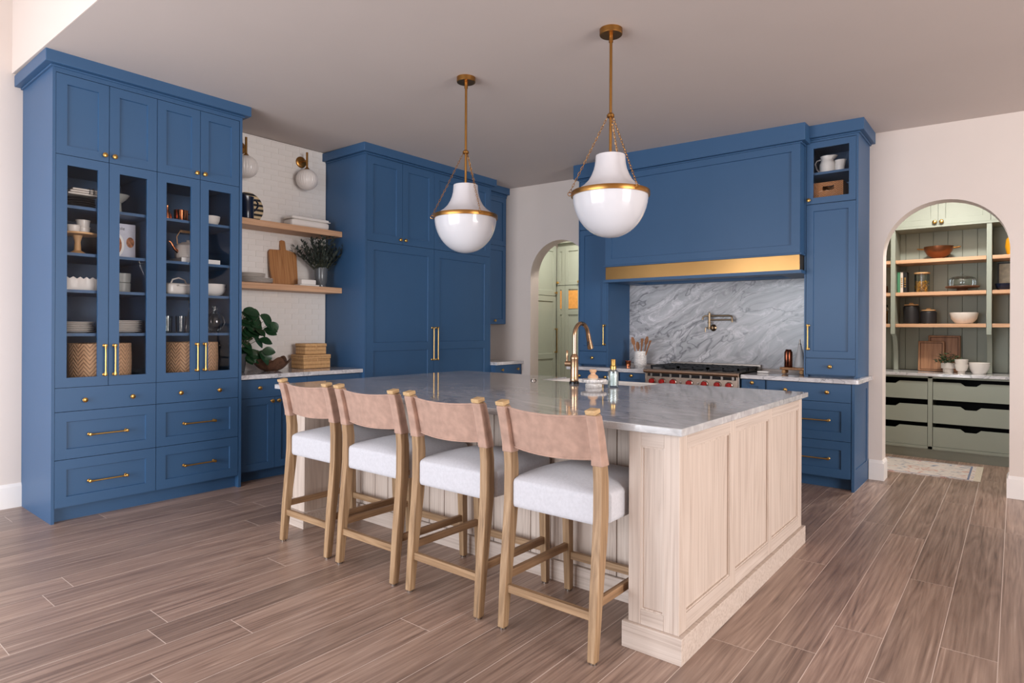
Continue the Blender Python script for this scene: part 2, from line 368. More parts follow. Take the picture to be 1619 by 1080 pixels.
# ---- cabinet parts, in cabinet space: front plane at y = 0 facing -y, x along the front, z up
def panel_mesh(x0, x1, z0, z1, t=0.02, rail=0.06, rec=0.011, glass=False, mid=None, y=0.0, flat=False):
    b = B(); bm = b.bm; g = 0.0018
    x0 += g; x1 -= g; z0 += g; z1 -= g
    if flat: return b.box(x0, x1, y, y+t, z0, z1)
    zs = [(z0+rail, z1-rail)] if mid is None else [(z0+rail, mid-rail*0.5), (mid+rail*0.5, z1-rail)]
    def q(pts): return bm.faces.new([bm.verts.new(p) for p in pts])
    xi, xj = x0+rail, x1-rail
    # frame front as strips
    def fr(a0, a1, c0, c1): q([(a0, y, c0), (a1, y, c0), (a1, y, c1), (a0, y, c1)])
    fr(x0, xi, z0, z1); fr(xj, x1, z0, z1)
    edges = [z0]+[v for p in zs for v in p]+[z1]
    for k in range(0, len(edges), 2): fr(xi, xj, edges[k], edges[k+1])
    s = 0.003
    for (a, c) in zs:
        yr = y+(t if glass else rec); ss = 0.0 if glass else s
        O = [(xi, y, a), (xj, y, a), (xj, y, c), (xi, y, c)]; I = [(xi+ss, yr, a+ss), (xj-ss, yr, a+ss), (xj-ss, yr, c-ss), (xi+ss, yr, c-ss)]
        for i in range(4): q([O[i], O[(i+1) % 4], I[(i+1) % 4], I[i]])
        if not glass: q(I)
    # sides and back
    O = [(x0, y, z0), (x1, y, z0), (x1, y, z1), (x0, y, z1)]; K = [(p[0], y+t, p[2]) for p in O]
    for i in range(4): q([O[(i+1) % 4], O[i], K[i], K[(i+1) % 4]])
    if glass:
        for (a0, a1, c0, c1) in ((x0, xi, z0, z1), (xj, x1, z0, z1), (xi, xj, z0, zs[0][0]), (xi, xj, zs[0][1], z1)):
            q([(a0, y+t, c0), (a0, y+t, c1), (a1, y+t, c1), (a1, y+t, c0)])
    else: q(K)
    bmesh.ops.remove_doubles(bm, verts=bm.verts[:], dist=1e-5)
    return b
def door(parent, x0, x1, z0, z1, m=None, name='door', **k):
    o = obj(name, panel_mesh(x0, x1, z0, z1, **k), m or BLUE, parent)
    if k.get('glass'):
        r = k.get('rail', 0.06); y = k.get('y', 0.0)
        obj('glass_pane', B().box(x0+r-.004, x1-r+.004, y+.010, y+.013, z0+r-.004, z1-r+.004), GLASS, o)
    return o
_knob = {}
def knob(parent, x, z, y=0.0, m=None, s=1.0):
    m = m or BRASS; key = (m.name, s)
    if key not in _knob:
        me = B().lathe([(0.009*s, 0), (0.0085*s, 0.003), (0.0055*s, 0.006), (0.0055*s, 0.014*s), (0.013*s, 0.019*s), (0.0165*s, 0.022*s), (0.0165*s, 0.026*s), (0.012*s, 0.029*s), (0.0001, 0.03*s)], axis='y', seg=20).mesh('knob', True)
        me.materials.append(m); _knob[key] = me
    return obj('knob', _knob[key], None, parent, loc=(x, y, z))
_pull = {}
def pull(parent, x, z, length, vertical=False, y=0.0, m=None):
    m = m or BRASS; key = (round(length, 3), vertical, m.name)
    if key not in _pull:
        b = B(); h = length/2; r = 0.0055
        for sgn in (-1, 1):
            e = sgn*h; c = (0, 0, e) if vertical else (e, 0, 0)
            b.lathe([(0.011, 0), (0.011, 0.004), (0.006, 0.007), (0.006, 0.026), (0.0095, 0.028), (0.0115, 0.034), (0.0095, 0.040), (0.0001, 0.042)], c=c, axis='y', seg=14)
            e2 = sgn*(h-0.022)
            a, d = ((0, -.034, e), (0, -.034, e2)) if vertical else ((e, -.034, 0), (e2, -.034, 0))
            b.tube([a, d], [0.0085, 0.0065], 12)
        a, d = ((0, -.034, -h), (0, -.034, h)) if vertical else ((-h, -.034, 0), (h, -.034, 0))
        b.tube([a, d], r, 12)
        me = b.mesh('handle', True); me.materials.append(m); _pull[key] = me
    return obj('handle', _pull[key], None, parent, loc=(x, y, z))
def crown(parent, x0, x1, y0, y1, z0, ztop, over=0.05, m=None, left=True, right=True, loc=None, fall=0.0):
    # stepped crown: small bed strip then a plain fascia up to the ceiling
    b = B(); xl = x0-(over if left else 0); xr = x1+(over if right else 0)
    b.box(x0-(0.014 if left else 0), x1+(0.014 if right else 0), y0-0.014, y1, z0-0.012, z0)
    b.prism([(xl, z0), (xr, z0), (xr, ztop+fall), (xl, ztop-fall)], y0-over, y1, 'y')
    return obj('crown_molding', b, m or BLUE, parent, bev=0.003)
# ================================================================ THE SETTING
XW, YB, TW = -5.60, 6.21, 0.17            # left wall face, range wall face, range wall thickness
# ---- floor with its planks
fl = struct('floor', B().box(-6.4, 5.2, -2.75, 8.4, -0.06, -0.0003), FLOORJ, 'wide brown oak plank floor')
PWID = 0.19; px0 = -0.049
rng = random.Random(11)
k0, k1 = -32, 14
for k in range(k0, k1):
    xa = px0+PWID*k; xb = xa+PWID
    cxm = (xa+xb)/2
    if xb < -5.7: continue
    # visible stretch of this row of planks (nearer than the bottom of the frame nothing shows)
    yn = -0.9
    yf = 6.25 if not (-1.3 < cxm < 0.35) else 7.72
    y = yn-rng.uniform(0.0, 1.6)
    while y < yf:
        ln = rng.choice((1.2, 1.6, 1.9, 2.1, 2.3)); ye = min(y+ln, yf)
        if ye-y > 0.05 and ye > yn:
            me = B().box(-PWID/2+0.0014, PWID/2-0.0014, 0.0, ye-y-0.003, -0.012, 0.0).mesh('plank')
            me.materials.append(FLOORM)
            obj('plank', me, None, fl, loc=(cxm, y, 0.0))
        y = ye
        if ye >= yf: break
fp = B()
for k in range(-31, 28):                       # planks well outside the view, joined into one part
    xa = px0+PWID*k; y = -2.75+rng.uniform(-1.5, 0)
    far = 8.3 if k >= 14 else -0.9
    while y < far:
        ye = min(y+2.1, far)
        if ye > -2.7: fp.box(xa+0.0016, xa+PWID-0.0016, max(y, -2.75), ye-0.003, -0.012, 0.0)
        y = ye
obj('outer_planks', fp, FLOORM, fl, kind='stuff')
# ---- walls
struct('wall_left', B().box(XW-0.15, XW, 0.25, YB+TW, -0.02, 4.5).box(XW-0.15, XW, -2.75, 0.25, 2.9, 4.5).box(XW-0.15, XW, -2.75, 0.25, -0.02, 0.06).box(XW-0.15, XW, -2.75, -2.3, 0.06, 2.9), WALLM, 'white plaster wall behind the tall blue cabinets')
bl = B(); bl.box(XW, XW+0.016, 0.25, 1.272, 0.0, 0.15); bl.prism([(XW, 0.15), (XW+0.016, 0.15), (XW+0.006, 0.172), (XW, 0.172)], 0.25, 1.272, 'y')
struct('baseboard_left', bl, TRIMM, 'white baseboard left of the glass front hutch')
# range wall with two arched openings
ARCH = [(-4.73, -3.87), (-0.895, -0.035)]; ZS, ZT = 1.95, 3.3
def archwall():
    b = B(); xs = [-6.4]+[v for a in ARCH for v in a]+[5.2]
    for i in range(0, len(xs), 2): b.box(xs[i], xs[i+1], YB, YB+TW, -0.02, ZT)
    n = 28
    for (a0, a1) in ARCH:
        c = (a0+a1)/2; r = (a1-a0)/2
        pts = [(c-r*math.cos(PI*i/n), ZS+r*math.sin(PI*i/n)) for i in range(n+1)]
        for (xa, za), (xb, zb) in zip(pts, pts[1:]):
            b.prism([(xa, za), (xb, zb), (xb, ZT), (xa, ZT)], YB, YB+TW, 'y')
    bmesh.ops.remove_doubles(b.bm, verts=b.bm.verts[:], dist=1e-5)
    # drop the inner faces shared by neighbouring strips
    dead = [f for f in b.bm.faces if abs(f.normal.x) > 0.99 and len(f.verts) == 4 and min(v.co.z for v in f.verts) > ZS-0.01 and not any(abs(f.verts[0].co.x-v) < 1e-4 for v in (-6.4, 5.2))]
    b.bm.normal_update()
    dead = [f for f in b.bm.faces if abs(f.normal.x) > 0.99 and min(v.co.z for v in f.verts) > ZS-0.01 and max(v.co.z for v in f.verts) > ZT-0.01]
    bmesh.ops.delete(b.bm, geom=dead, context='FACES')
    return b
struct('wall_back', archwall(), WALLM, 'cream plaster wall with two arched openings', smooth=True)
def base_piece(b, x0, x1, z=0.15, wrap0=False, wrap1=False):
    e0 = 0.016 if wrap0 else 0; e1 = 0.016 if wrap1 else 0
    yb_ = YB+TW if (wrap0 or wrap1) else YB
    b.box(x0-e0, x1+e1, YB-0.016, YB, 0, z)
    b.prism([(YB, z), (YB-0.016, z), (YB-0.005, z+0.024), (YB, z+0.024)], x0-e0*.4, x1+e1*.4, 'x')
    if wrap1: b.box(x1, x1+0.016, YB, YB+TW, 0, z); b.prism([(x1, z), (x1+.016, z), (x1+.005, z+.024), (x1, z+.024)], YB, YB+TW, 'y')
    if wrap0: b.box(x0-0.016, x0, YB, YB+TW, 0, z); b.prism([(x0, z), (x0-.016, z), (x0-.005, z+.024), (x0, z+.024)], YB, YB+TW, 'y')
bb = B(); base_piece(bb, -0.995, -0.895, wrap1=True); base_piece(bb, -0.035, 5.1, wrap0=True); base_piece(bb, -4.86, -4.73, wrap1=True); base_piece(bb, -3.87, -3.75, wrap0=True)
struct('baseboard_back', bb, TRIMM, 'white baseboard along the arched wall')
# ceiling of the kitchen (slopes very gently), the header where it drops, the taller room's ceiling
cb = B(); x0, x1 = -6.4, 5.2
cb.prism([(x0, CZ(x0)), (x1, CZ(x1)), (x1, 3.4), (x0, 3.4)], 1.215, 8.4, 'y')
struct('ceiling', cb, CEILM, 'smooth plaster ceiling over the kitchen')
struct('wall_header', B().box(-5.6, 5.2, 1.21, 1.36, 3.3, 4.5).prism([(-5.6, CZ(-5.6)), (5.2, CZ(5.2)), (5.2, 3.31), (-5.6, 3.31)], 1.209, 1.216, 'y'), WALLM, 'white header wall above the kitchen ceiling edge')
struct('ceiling_living', B().box(-5.75, 5.35, -2.75, 1.36, 4.5, 4.6), CEILM, 'high ceiling of the living room')
# walls round the taller room, with the window openings the daylight comes through
wb = B()
wb.box(-5.75, 5.35, -2.75, -2.6, 2.7, 4.5).box(-5.75, -5.15, -2.75, -2.6, -0.02, 2.7).box(-0.25, 5.35, -2.75, -2.6, -0.02, 2.7)
struct('wall_window', wb, WALLM, 'wall of tall windows behind the camera')
wf = B()
for i in range(6):
    x = -5.15+4.9*i/5; wf.box(x-0.035, x+0.035, -2.64, -2.6, 0.0, 2.7)
wf.box(-5.15, -0.25, -2.64, -2.6, 2.62, 2.7)
struct('window_1', wf, DARK, 'dark window frame behind the camera')
rb = B()
rb.box(5.2, 5.35, -2.75, 8.4, 3.25, 4.5).box(5.2, 5.35, -2.75, 0.15, -0.02, 3.25).box(5.2, 5.35, 3.65, 8.4, -0.02, 3.25).box(5.2, 5.35, 0.15, 3.65, -0.02, 0.25)
struct('wall_right', rb, WALLM, 'right wall with a wide window')
# rooms beyond the arches
struct('wall_pantry', B().box(-2.5, 2.0, 8.15, 8.25, -0.02, 3.2).box(-2.2, -2.1, YB+TW, 8.15, -0.02, 3.2).box(1.5, 1.6, YB+TW, 8.15, -0.02, 3.2), GREEN, 'sage green pantry walls')
struct('wall_hall', B().box(-6.3, -2.5, 8.15, 8.25, -0.02, 3.2).box(-6.3, -6.15, YB+TW, 8.15, -0.02, 3.2), WALLM, 'wall behind the green hall cabinets')

# ---- tiled backsplash behind the floating shelves (running bond of handmade tiles)
ty0, ty1, tz0, tz1 = 2.56, 3.81, 0.905, CZ(XW)-0.004
wt = struct('wall_tile', B().box(XW, XW+0.0168, ty0, ty1, tz0, tz1), GROUT, 'wall of cream handmade subway tiles')
TL, TH = 0.152, 0.0535; rt = random.Random(3)
tm = []
for q in range(6):
    b = B(); b.box(0, 0.009, 0, TL-0.0022, 0, TH-0.0022); me = b.mesh('tile'); me.materials.append(TILEM); tm.append(me)
row = 0; z = tz0
while z < tz1-0.004:
    y = 3.806-TL-(TL/2 if row % 2 else 0); first = True
    segs = []
    if row % 2: segs.append((3.806-TL/2, TL/2))
    while y+TL > 2.80: segs.append((y, TL)); y -= TL
    for (ya, ln) in segs:
        h = min(TH, tz1-z)
        o = obj('tile', rt.choice(tm), None, wt, loc=(XW+0.010+rt.uniform(0, 0.0012), ya, z), rot=(0, rt.uniform(-.012, .012), rt.uniform(-.012, .012)))
        o.scale = (1, ln/TL, h/TH)
    z += TH; row += 1

# ================================================================ BLUE HUTCH WITH GLASS DOORS
H0 = (-4.91, 1.272, 0)
hu = thing('glass_front_hutch', 'tall blue hutch with four glass doors at the left wall', 'cabinet', H0, PI/2)
W, D = 1.288, 0.688; XC = [0.018+0.31125*i for i in range(5)]
ZD = [0.10, 0.416, 0.734, 0.894, 2.443, 2.978]
cz = CZ(-4.86)+0.003
b = B()
b.box(0, 0.018, 0, D, 0, 3.03).box(W-0.022, W, 0, D, 0, 3.03)                       # end panels to the floor
b.box(0.018, W-0.022, 0, 0.03, 2.980, 3.03)                                          # frieze under the crown
b.box(0.018, W-0.022, D-0.015, D, 0.1, 3.03)                                         # back
b.box(0.018, W-0.022, 0.024, D, 0.09, 0.112).box(0.018, W-0.022, 0.024, D, 0.884, 0.904).box(0.018, W-0.022, 0.024, D, 2.433, 2.455).box(0.018, W-0.022, 0.024, D, 3.0, 3.03)
b.box(W/2-0.012, W/2+0.008, 0.024, D, 0.1, 3.0)                                      # centre divider
obj('body', b, BLUE, hu)
obj('toe_kick', B().box(0.018, W-0.022, 0.055, 0.075, 0, 0.10), BLUE, hu)
crown(hu, 0, W, 0, D, 3.022, cz, 0.05)
for i in range(4):
    d = door(hu, XC[i], XC[i+1], ZD[4], ZD[5], rail=0.062)
    knob(d, XC[i+1]-0.03 if i % 2 == 0 else XC[i]+0.03, ZD[4]+0.045)
    d = door(hu, XC[i], XC[i+1], ZD[3], ZD[4], rail=0.064, glass=True, name='glass_door')
    pull(d, XC[i+1]-0.026 if i % 2 == 0 else XC[i]+0.034, 1.072, 0.20, True)
for i in (0, 2):
    d = door(hu, XC[i], XC[i+2], ZD[2], ZD[3], name='drawer', flat=True)
    for s in (0.27, 0.74): knob(d, XC[i]+(XC[i+2]-XC[i])*s, 0.806)
    for r_ in (0, 1):
        d = door(hu, XC[i], XC[i+2], ZD[r_], ZD[r_+1], rail=0.066, name='drawer')
        pull(d, (XC[i]+XC[i+2])/2-0.002, (ZD[r_]+ZD[r_+1])/2-0.005, 0.225)
SHZ = [2.122, 1.803, 1.553, 1.257]
for (a, c) in ((0.018, W/2-0.012), (W/2+0.008, W-0.022)):
    for zz in SHZ: obj('shelf', B().box(a, c, 0.045, D-0.015, zz-0.02, zz), BLUE, hu)

# ================================================================ BUFFET, ITS COUNTER, THE FLOATING SHELVES
bu = thing('buffet_base_cabinet', 'low blue cabinet run under the tiled wall between hutch and fridge', 'cabinet', (-4.98, 2.56, 0), PI/2)
W = 1.255; D = 0.6
obj('body', B().box(0, W, 0.022, D, 0.09, 0.868).box(0, 0.02, 0, 0.03, 0.09, 0.868).box(W-0.02, W, 0, 0.03, 0.09, 0.868), BLUE, bu)
obj('toe_kick', B().box(0, W, 0.075, 0.09, 0, 0.09), BLUE, bu)
for (a, c) in ((0.022, 0.65), (0.65, W-0.022)):
    d = door(bu, a, c, 0.706, 0.862, name='drawer', flat=True)
    for s in (0.27, 0.73): knob(d, a+(c-a)*s, 0.79)
    m_ = (a+c)/2
    d = door(bu, a, m_, 0.092, 0.706, rail=0.06); knob(d, m_-0.03, 0.672)
    d = door(bu, m_, c, 0.092, 0.706, rail=0.06); knob(d, m_+0.03, 0.672)
tag(obj('buffet_countertop', B().box(XW+0.002, -4.955, 2.562, 3.813, 0.868, 0.905), CTOP, bev=0.003), 'white stone countertop under the tiled wall', 'countertop')
for zt, lb in ((2.274, 'upper floating oak shelf on the tiled wall'), (1.706, 'lower floating oak shelf on the tiled wall')):
    t = thing('floating_shelf', lb, 'shelf', (-5.30, 2.562, zt-0.056), PI/2, 'floating oak shelves')
    obj('shelf_board', B().box(0, 1.25, 0, 0.285, 0, 0.056), SHELFO, t, bev=0.002)

# ================================================================ PANELLED FRIDGE COLUMN
fr_ = thing('panelled_refrigerator', 'wide blue panelled refrigerator column with long brass handles', 'cabinet', (-4.935, 3.815, 0), PI/2)
W = 1.868; D = 0.66; X4 = [0.02, 0.474, 0.928, 1.388, W-0.02]
cz = CZ(-4.885)+0.003
b = B().box(0, 0.02, 0, D, 0, 3.06).box(W-0.02, W, 0, D, 0, 3.06).box(0.02, W-0.02, 0.024, D, 0.0, 3.06).box(0.02, W-0.02, 0, 0.03, 3.005, 3.06)
obj('body', b, BLUE, fr_)
crown(fr_, 0, W, 0, D, 3.02, cz, 0.05)
for i in range(4):
    d = door(fr_, X4[i], X4[i+1], 2.163, 3.003, rail=0.075)
    knob(d, X4[i+1]-0.035 if i % 2 == 0 else X4[i]+0.035, 2.21)
for i in (0, 1):
    a, c = (X4[0], X4[2]) if i == 0 else (X4[2], X4[4])
    d = door(fr_, a, c, 0.10, 2.163, rail=0.085, mid=1.115, name='refrigerator_door')
    pull(d, c-0.028 if i == 0 else a+0.036, 1.135, 0.345, True)
# ---- corner cabinets right of the fridge
cu = thing('corner_wall_cabinet', 'narrow blue wall cabinet hung between fridge and arch wall', 'cabinet', (-5.12, 5.690, 1.36), PI/2)
W = 0.518; D = 0.475
obj('body', B().box(0, W, 0.022, D, 0, 1.68).box(0, W, 0.0, 0.03, 1.62, 1.69), BLUE, cu)
crown(cu, 0.048, W, 0, D, 1.66, CZ(-5.07)+0.003-1.36, 0.05, left=False, right=False)
d = door(cu, 0.0, W-0.012, 0.0, 1.0, rail=0.06); knob(d, 0.28, 0.045)
door(cu, 0.0, W-0.012, 1.0, 1.62, rail=0.06)
cbs = thing('corner_base_cabinet', 'small blue base cabinet in the corner right of the fridge', 'cabinet', (-4.86, 5.690, 0), PI/2)
obj('body', B().box(0, W, 0.022, 0.73, 0.09, 0.862), BLUE, cbs); obj('toe_kick', B().box(0, W, 0.075, 0.09, 0, 0.09), BLUE, cbs)
d = door(cbs, 0.0, W-0.01, 0.70, 0.858, name='drawer', flat=True); knob(d, 0.12, 0.80); knob(d, 0.42, 0.80)
d = door(cbs, 0.0, W-0.01, 0.09, 0.70, rail=0.06); knob(d, 0.06, 0.65)
tag(obj('corner_countertop', B().box(XW+0.002, -4.83, 5.687, 6.208, 0.862, 0.897), CTOP, bev=0.003), 'short stone countertop in the corner right of the fridge', 'countertop')

# ================================================================ RANGE WALL
# ---- base cabinets
lb_ = thing('range_left_base_cabinet', 'blue base cabinet left of the range', 'cabinet', (-3.72, 5.60, 0), 0)
W = 0.90
obj('body', B().box(0, W, 0.022, 0.605, 0.09, 0.868), BLUE, lb_); obj('toe_kick', B().box(0, W, 0.075, 0.09, 0, 0.09), BLUE, lb_)
d = door(lb_, 0.0, 0.585, 0.715, 0.864, name='drawer', flat=True); knob(d, 0.12, 0.806); knob(d, 0.437, 0.806)
for r_ in (0, 1):
    d = door(lb_, 0, 0.585, 0.095+0.31*r_, 0.405+0.31*r_, rail=0.06, name='drawer'); pull(d, 0.29, 0.25+0.31*r_, 0.33)
d = door(lb_, 0.60, 0.895, 0.095, 0.864, rail=0.062, name='pull_out'); knob(d, 0.735, 0.836)
rb_ = thing('range_right_base_cabinet', 'blue drawer cabinet right of the range', 'cabinet', (-1.90, 5.60, 0), 0)
W = 0.90
obj('body', B().box(0, W-0.02, 0.022, 0.605, 0.09, 0.868), BLUE, rb_)
obj('toe_kick', B().box(0, W-0.03, 0.075, 0.09, 0, 0.09), BLUE, rb_)
# end panel seen from the side, with its own recessed field
e = B(); e.box(W-0.02, W-0.006, 0.0, 0.606, 0, 0.868)
for (y0, y1, z0, z1) in ((0, 0.07, 0, 0.868), (0.536, 0.606, 0, 0.868), (0.07, 0.536, 0, 0.17), (0.07, 0.536, 0.80, 0.868)): e.box(W-0.006, W, y0, y1, z0, z1)
obj('end_panel', e, BLUE, rb_)
d = door(rb_, 0.0, 0.205, 0.095, 0.864, rail=0.055, name='pull_out'); knob(d, 0.10, 0.836)
d = door(rb_, 0.22, W-0.024, 0.713, 0.864, name='drawer', flat=True); knob(d, 0.377, 0.792); knob(d, 0.70, 0.792)
d = door(rb_, 0.22, W-0.024, 0.398, 0.713, rail=0.07, name='drawer'); pull(d, 0.548, 0.563, 0.33)
d = door(rb_, 0.22, W-0.024, 0.098, 0.398, rail=0.07, name='drawer'); pull(d, 0.548, 0.25, 0.33)
tag(obj('range_left_countertop', B().box(-3.755, -2.822, 5.568, 6.188, 0.868, 0.905), CTOP, bev=0.006), 'stone countertop left of the range', 'countertop')
rc = B(); n = 8; pts = [(-1.898, 5.568)]+[(-0.995+0.03*math.sin(PI/2*i/n), 5.598-0.03*math.cos(PI/2*i/n)) for i in range(n+1)]+[(-0.965, 6.205), (-1.898, 6.205)]
rc.prism(pts, 0.868, 0.905, 'z')
tag(obj('range_right_countertop', rc, CTOP, bev=0.005), 'stone countertop right of the range', 'countertop')
tag(obj('stone_backsplash', B().box(-3.345, -1.405, 6.188, 6.208, 0.93, 1.90), SPLASH), 'grey swirled stone backsplash slab behind the range', 'backsplash')
# ---- towers on the counter
TY = 5.72
def tower(name, label, x0, x1, glass):
    W = x1-x0; D = YB-TY
    t = thing(name, label, 'cabinet', (x0, TY, 0.906), 0)
    o = -0.906
    topz = CZ(x1)+o+0.012
    zt = 2.93+o
    b = B()
    b.box(0, 0.012, 0, D, 0.014, zt).box(W-0.016, W, 0, D, 0.014, zt).box(0.012, W-0.016, D-0.015, D, 0.014, zt)
    b.box(0.012, W-0.016, 0.024, D, 0.014, 1.066+o).box(0.012, W-0.016, 0.024, D, 2.355+o, 2.377+o).box(0.012, W-0.016, 0, D, 2.898+o, zt)
    b.box(0.012, W-0.016, 0.03, 0.05, 1.05+o, 2.37+o)
    b.box(0.0, 0.03, 0.01, 0.04, 0, 0.014).box(W-0.03, W, 0.01, 0.04, 0, 0.014).box(0, W, 0.06, D, 0, 0.014)
    obj('body', b, BLUE, t)
    fall = -0.0205*(W/2+0.05)*0
    crown(t, 0, W, 0, D, 2.925+o, CZ((x0+x1)/2)+o+0.005, 0.045, left=not glass, right=glass)
    d = door(t, 0.014, W-0.016, 2.370+o, 2.896+o, rail=0.052, glass=glass, name='glass_door' if glass else 'door'); knob(d, 0.036 if glass else W-0.045, 2.405+o)
    d = door(t, 0.014, W-0.016, 1.066+o, 2.366+o, rail=0.055); pull(d, 0.036 if glass else W-0.04, 1.24+o, 0.20, True)
    d = door(t, 0.014, W-0.016, 0.925+o, 1.062+o, name='drawer', flat=True); knob(d, W/2, 0.995+o)
    if glass: obj('shelf', B().box(0.012, W-0.016, 0.04, D-0.015, 2.625+o, 2.645+o), BLUE, t)
    return t
tower('range_left_tower_cabinet', 'tall blue cabinet standing on the counter left of the hood', -3.70, -3.33, False)
tower('range_right_tower_cabinet', 'tall blue cabinet with small glass door right of the hood', -1.41, -1.0, True)
# ---- hood
hd = thing('range_hood', 'large blue panelled range hood with gold band', 'range hood', (-3.29, 5.585, 1.78), 0)
W = 1.88; o = -1.78; D = 0.60
hz0 = 1.95+o
b = B(); b.box(0, W, 0.0, 0.13, hz0, 2.90+o)
obj('hood_body', B().box(0.0, W, 0.022, 0.131, hz0, 3.0+o).box(0.05, W-0.005, 0.13, D, 0.06, 3.0+o), BLUE, hd)
pm = panel_mesh(0, W, hz0, 2.885+o, rail=0.07, rec=0.012, t=0.022)
obj('front_panel', pm, BLUE, hd)
crown(hd, 0, W, 0, 0.16, 2.885+o, CZ(-2.35)+o+0.01, 0.045, fall=-0.0205*0.5*(W+0.09), left=True, right=True)
obj('gold_band', B().box(0.004, W-0.004, 0.004, 0.134, 1.806+o, 1.938+o), mat('brushed_gold', C(168, 129, 80), 0.3, 1.0, var=0.03), hd, bev=0.0015)
obj('trim_strip', B().box(-0.014, W+0.012, -0.014, 0.134, 1.936+o, 1.951+o), BLUE, hd, bev=0.003)
obj('trim_strip', B().box(-0.014, W+0.012, -0.014, 0.134, 0.0, 1.808+o).box(0.05, W-0.005, 0.134, 0.19, 0.0, 0.03).box(0.05, W-0.005, 0.52, D, 0, 0.03).box(0.05, 0.2, 0.19, 0.52, 0, 0.03).box(W-0.2, W-0.005, 0.19, 0.52, 0, 0.03), BLUE, hd)
lin_ = B()
for i in range(12): lin_.box(0.2+i*0.123, 0.2+i*0.123+0.115, 0.19, 0.52, 0.028, 0.045)
obj('vent_filter', lin_, STEEL, hd)
def wobj(name, b, m, parent, **k):
    # shape given in world space, stored in its thing's space
    r = parent
    while r.parent: r = r.parent
    M = Matrix.Translation(r.location) @ Matrix.Rotation(r.rotation_euler.z, 4, 'Z')
    b.bm.transform(M.inverted())
    return obj(name, b, m, parent, **k)
# ================================================================ RANGE
rg = thing('gas_range', 'stainless steel gas range with red knobs under the hood', 'range', (-2.36, 5.52, 0))
RX0, RX1 = -2.818, -1.902
wobj('body', B().box(RX0, RX1, 5.58, 6.18, 0.12, 0.895).box(RX0, RX0+0.012, 5.55, 6.18, 0.12, 0.915).box(RX1-0.012, RX1, 5.55, 6.18, 0.12, 0.915), STEEL, rg, bev=0.002)
wobj('cooktop', B().box(RX0, RX1, 5.60, 6.17, 0.895, 0.915).box(RX0, RX1, 6.15, 6.185, 0.895, 0.965), STEEL, rg, bev=0.002)
wobj('bullnose', B().prism([(5.60, 0.915), (5.53, 0.915), (5.518, 0.908), (5.514, 0.897), (5.518, 0.886), (5.53, 0.88), (5.60, 0.88)], RX0, RX1, 'x'), mat('warm_steel', C(206, 176, 150), 0.28, 1.0, var=0.03), rg, smooth=True)
wobj('control_panel', B().prism([(5.60, 0.882), (5.562, 0.882), (5.545, 0.73), (5.60, 0.73)], RX0+0.004, RX1-0.004, 'x'), mat('range_panel_reflection', C(128, 112, 100), 0.36, 1.0, var=0.03), rg)  # steel darkened to brown, with the floor's reflection put into its colour
vent = wobj('vent_slots', B().box(RX0+0.03, RX1-0.03, 5.553, 5.57, 0.848, 0.876), DARK, rg)
for i in range(9):
    x = RX0+0.06+i*0.099
    wobj('vent_louver', B().box(x, x+0.02, 5.549, 5.566, 0.846, 0.878), STEEL, vent)
for x in (-2.735, -2.632, -2.52, -2.36, -2.215, -2.095, -1.99):
    kb = wobj('control_knob', B().lathe([(0.03, 0.0), (0.03, 0.008), (0.026, 0.012), (0.0001, 0.012)], c=(x, 5.553, 0.803), axis='y', seg=24), STEEL, rg, smooth=True)
    wobj('knob_cap', B().lathe([(0.024, 0.0), (0.0235, 0.03), (0.021, 0.036), (0.0001, 0.037)], c=(x, 5.541, 0.803), axis='y', seg=24).box(x-0.005, x+0.005, 5.498, 5.506, 0.782, 0.824), RED, kb, smooth=True, label='red knob cap')
for x in (-2.45, -2.28): wobj('indicator', B().lathe([(0.009, 0), (0.009, 0.006), (0.0001, 0.007)], c=(x, 5.551, 0.803), axis='y', seg=14), STEEL, rg, smooth=True)
gr = B()
for i in range(3):
    xa = RX0+0.025+i*0.289; xb = xa+0.284
    for (y0, y1) in ((5.625, 5.875), (5.885, 6.135)):
        gr.box(xa, xb, y0, y0+0.014, 0.93, 0.95).box(xa, xb, y1-0.014, y1, 0.93, 0.95).box(xa, xa+0.014, y0, y1, 0.93, 0.95).box(xb-0.014, xb, y0, y1, 0.93, 0.95)
        cx, cy = (xa+xb)/2, (y0+y1)/2
        gr.box(cx-0.006, cx+0.006, y0, y1, 0.936, 0.952).box(xa, xb, cy-0.006, cy+0.006, 0.936, 0.952)
        for (lx, ly) in ((xa, y0), (xb-0.016, y0), (xa, y1-0.016), (xb-0.016, y1-0.016)): gr.box(lx, lx+0.016, ly, ly+0.016, 0.914, 0.932)
wobj('grate', gr, BLACKI, rg)
bn = B()
for i in range(3):
    for y in (5.75, 6.01): bn.lathe([(0.05, 0.915), (0.05, 0.925), (0.035, 0.928), (0.035, 0.934), (0.0001, 0.935)], c=(RX0+0.167+i*0.289, y, 0), seg=20)
wobj('burner', bn, BLACKI, rg)
od = wobj('oven_door', B().box(RX0+0.01, RX1-0.01, 5.555, 5.58, 0.2, 0.72), STEEL, rg, bev=0.003)
wobj('handle', B().tube([(RX0+0.06, 5.50, 0.67), (RX1-0.06, 5.50, 0.67)], 0.013, 14).box(RX0+0.07, RX0+0.09, 5.50, 5.556, 0.662, 0.678).box(RX1-0.09, RX1-0.07, 5.50, 5.556, 0.662, 0.678), STEEL, od)
wobj('toe_kick', B().box(RX0+0.02, RX1-0.02, 5.62, 5.64, 0.0, 0.125), STEEL, rg)

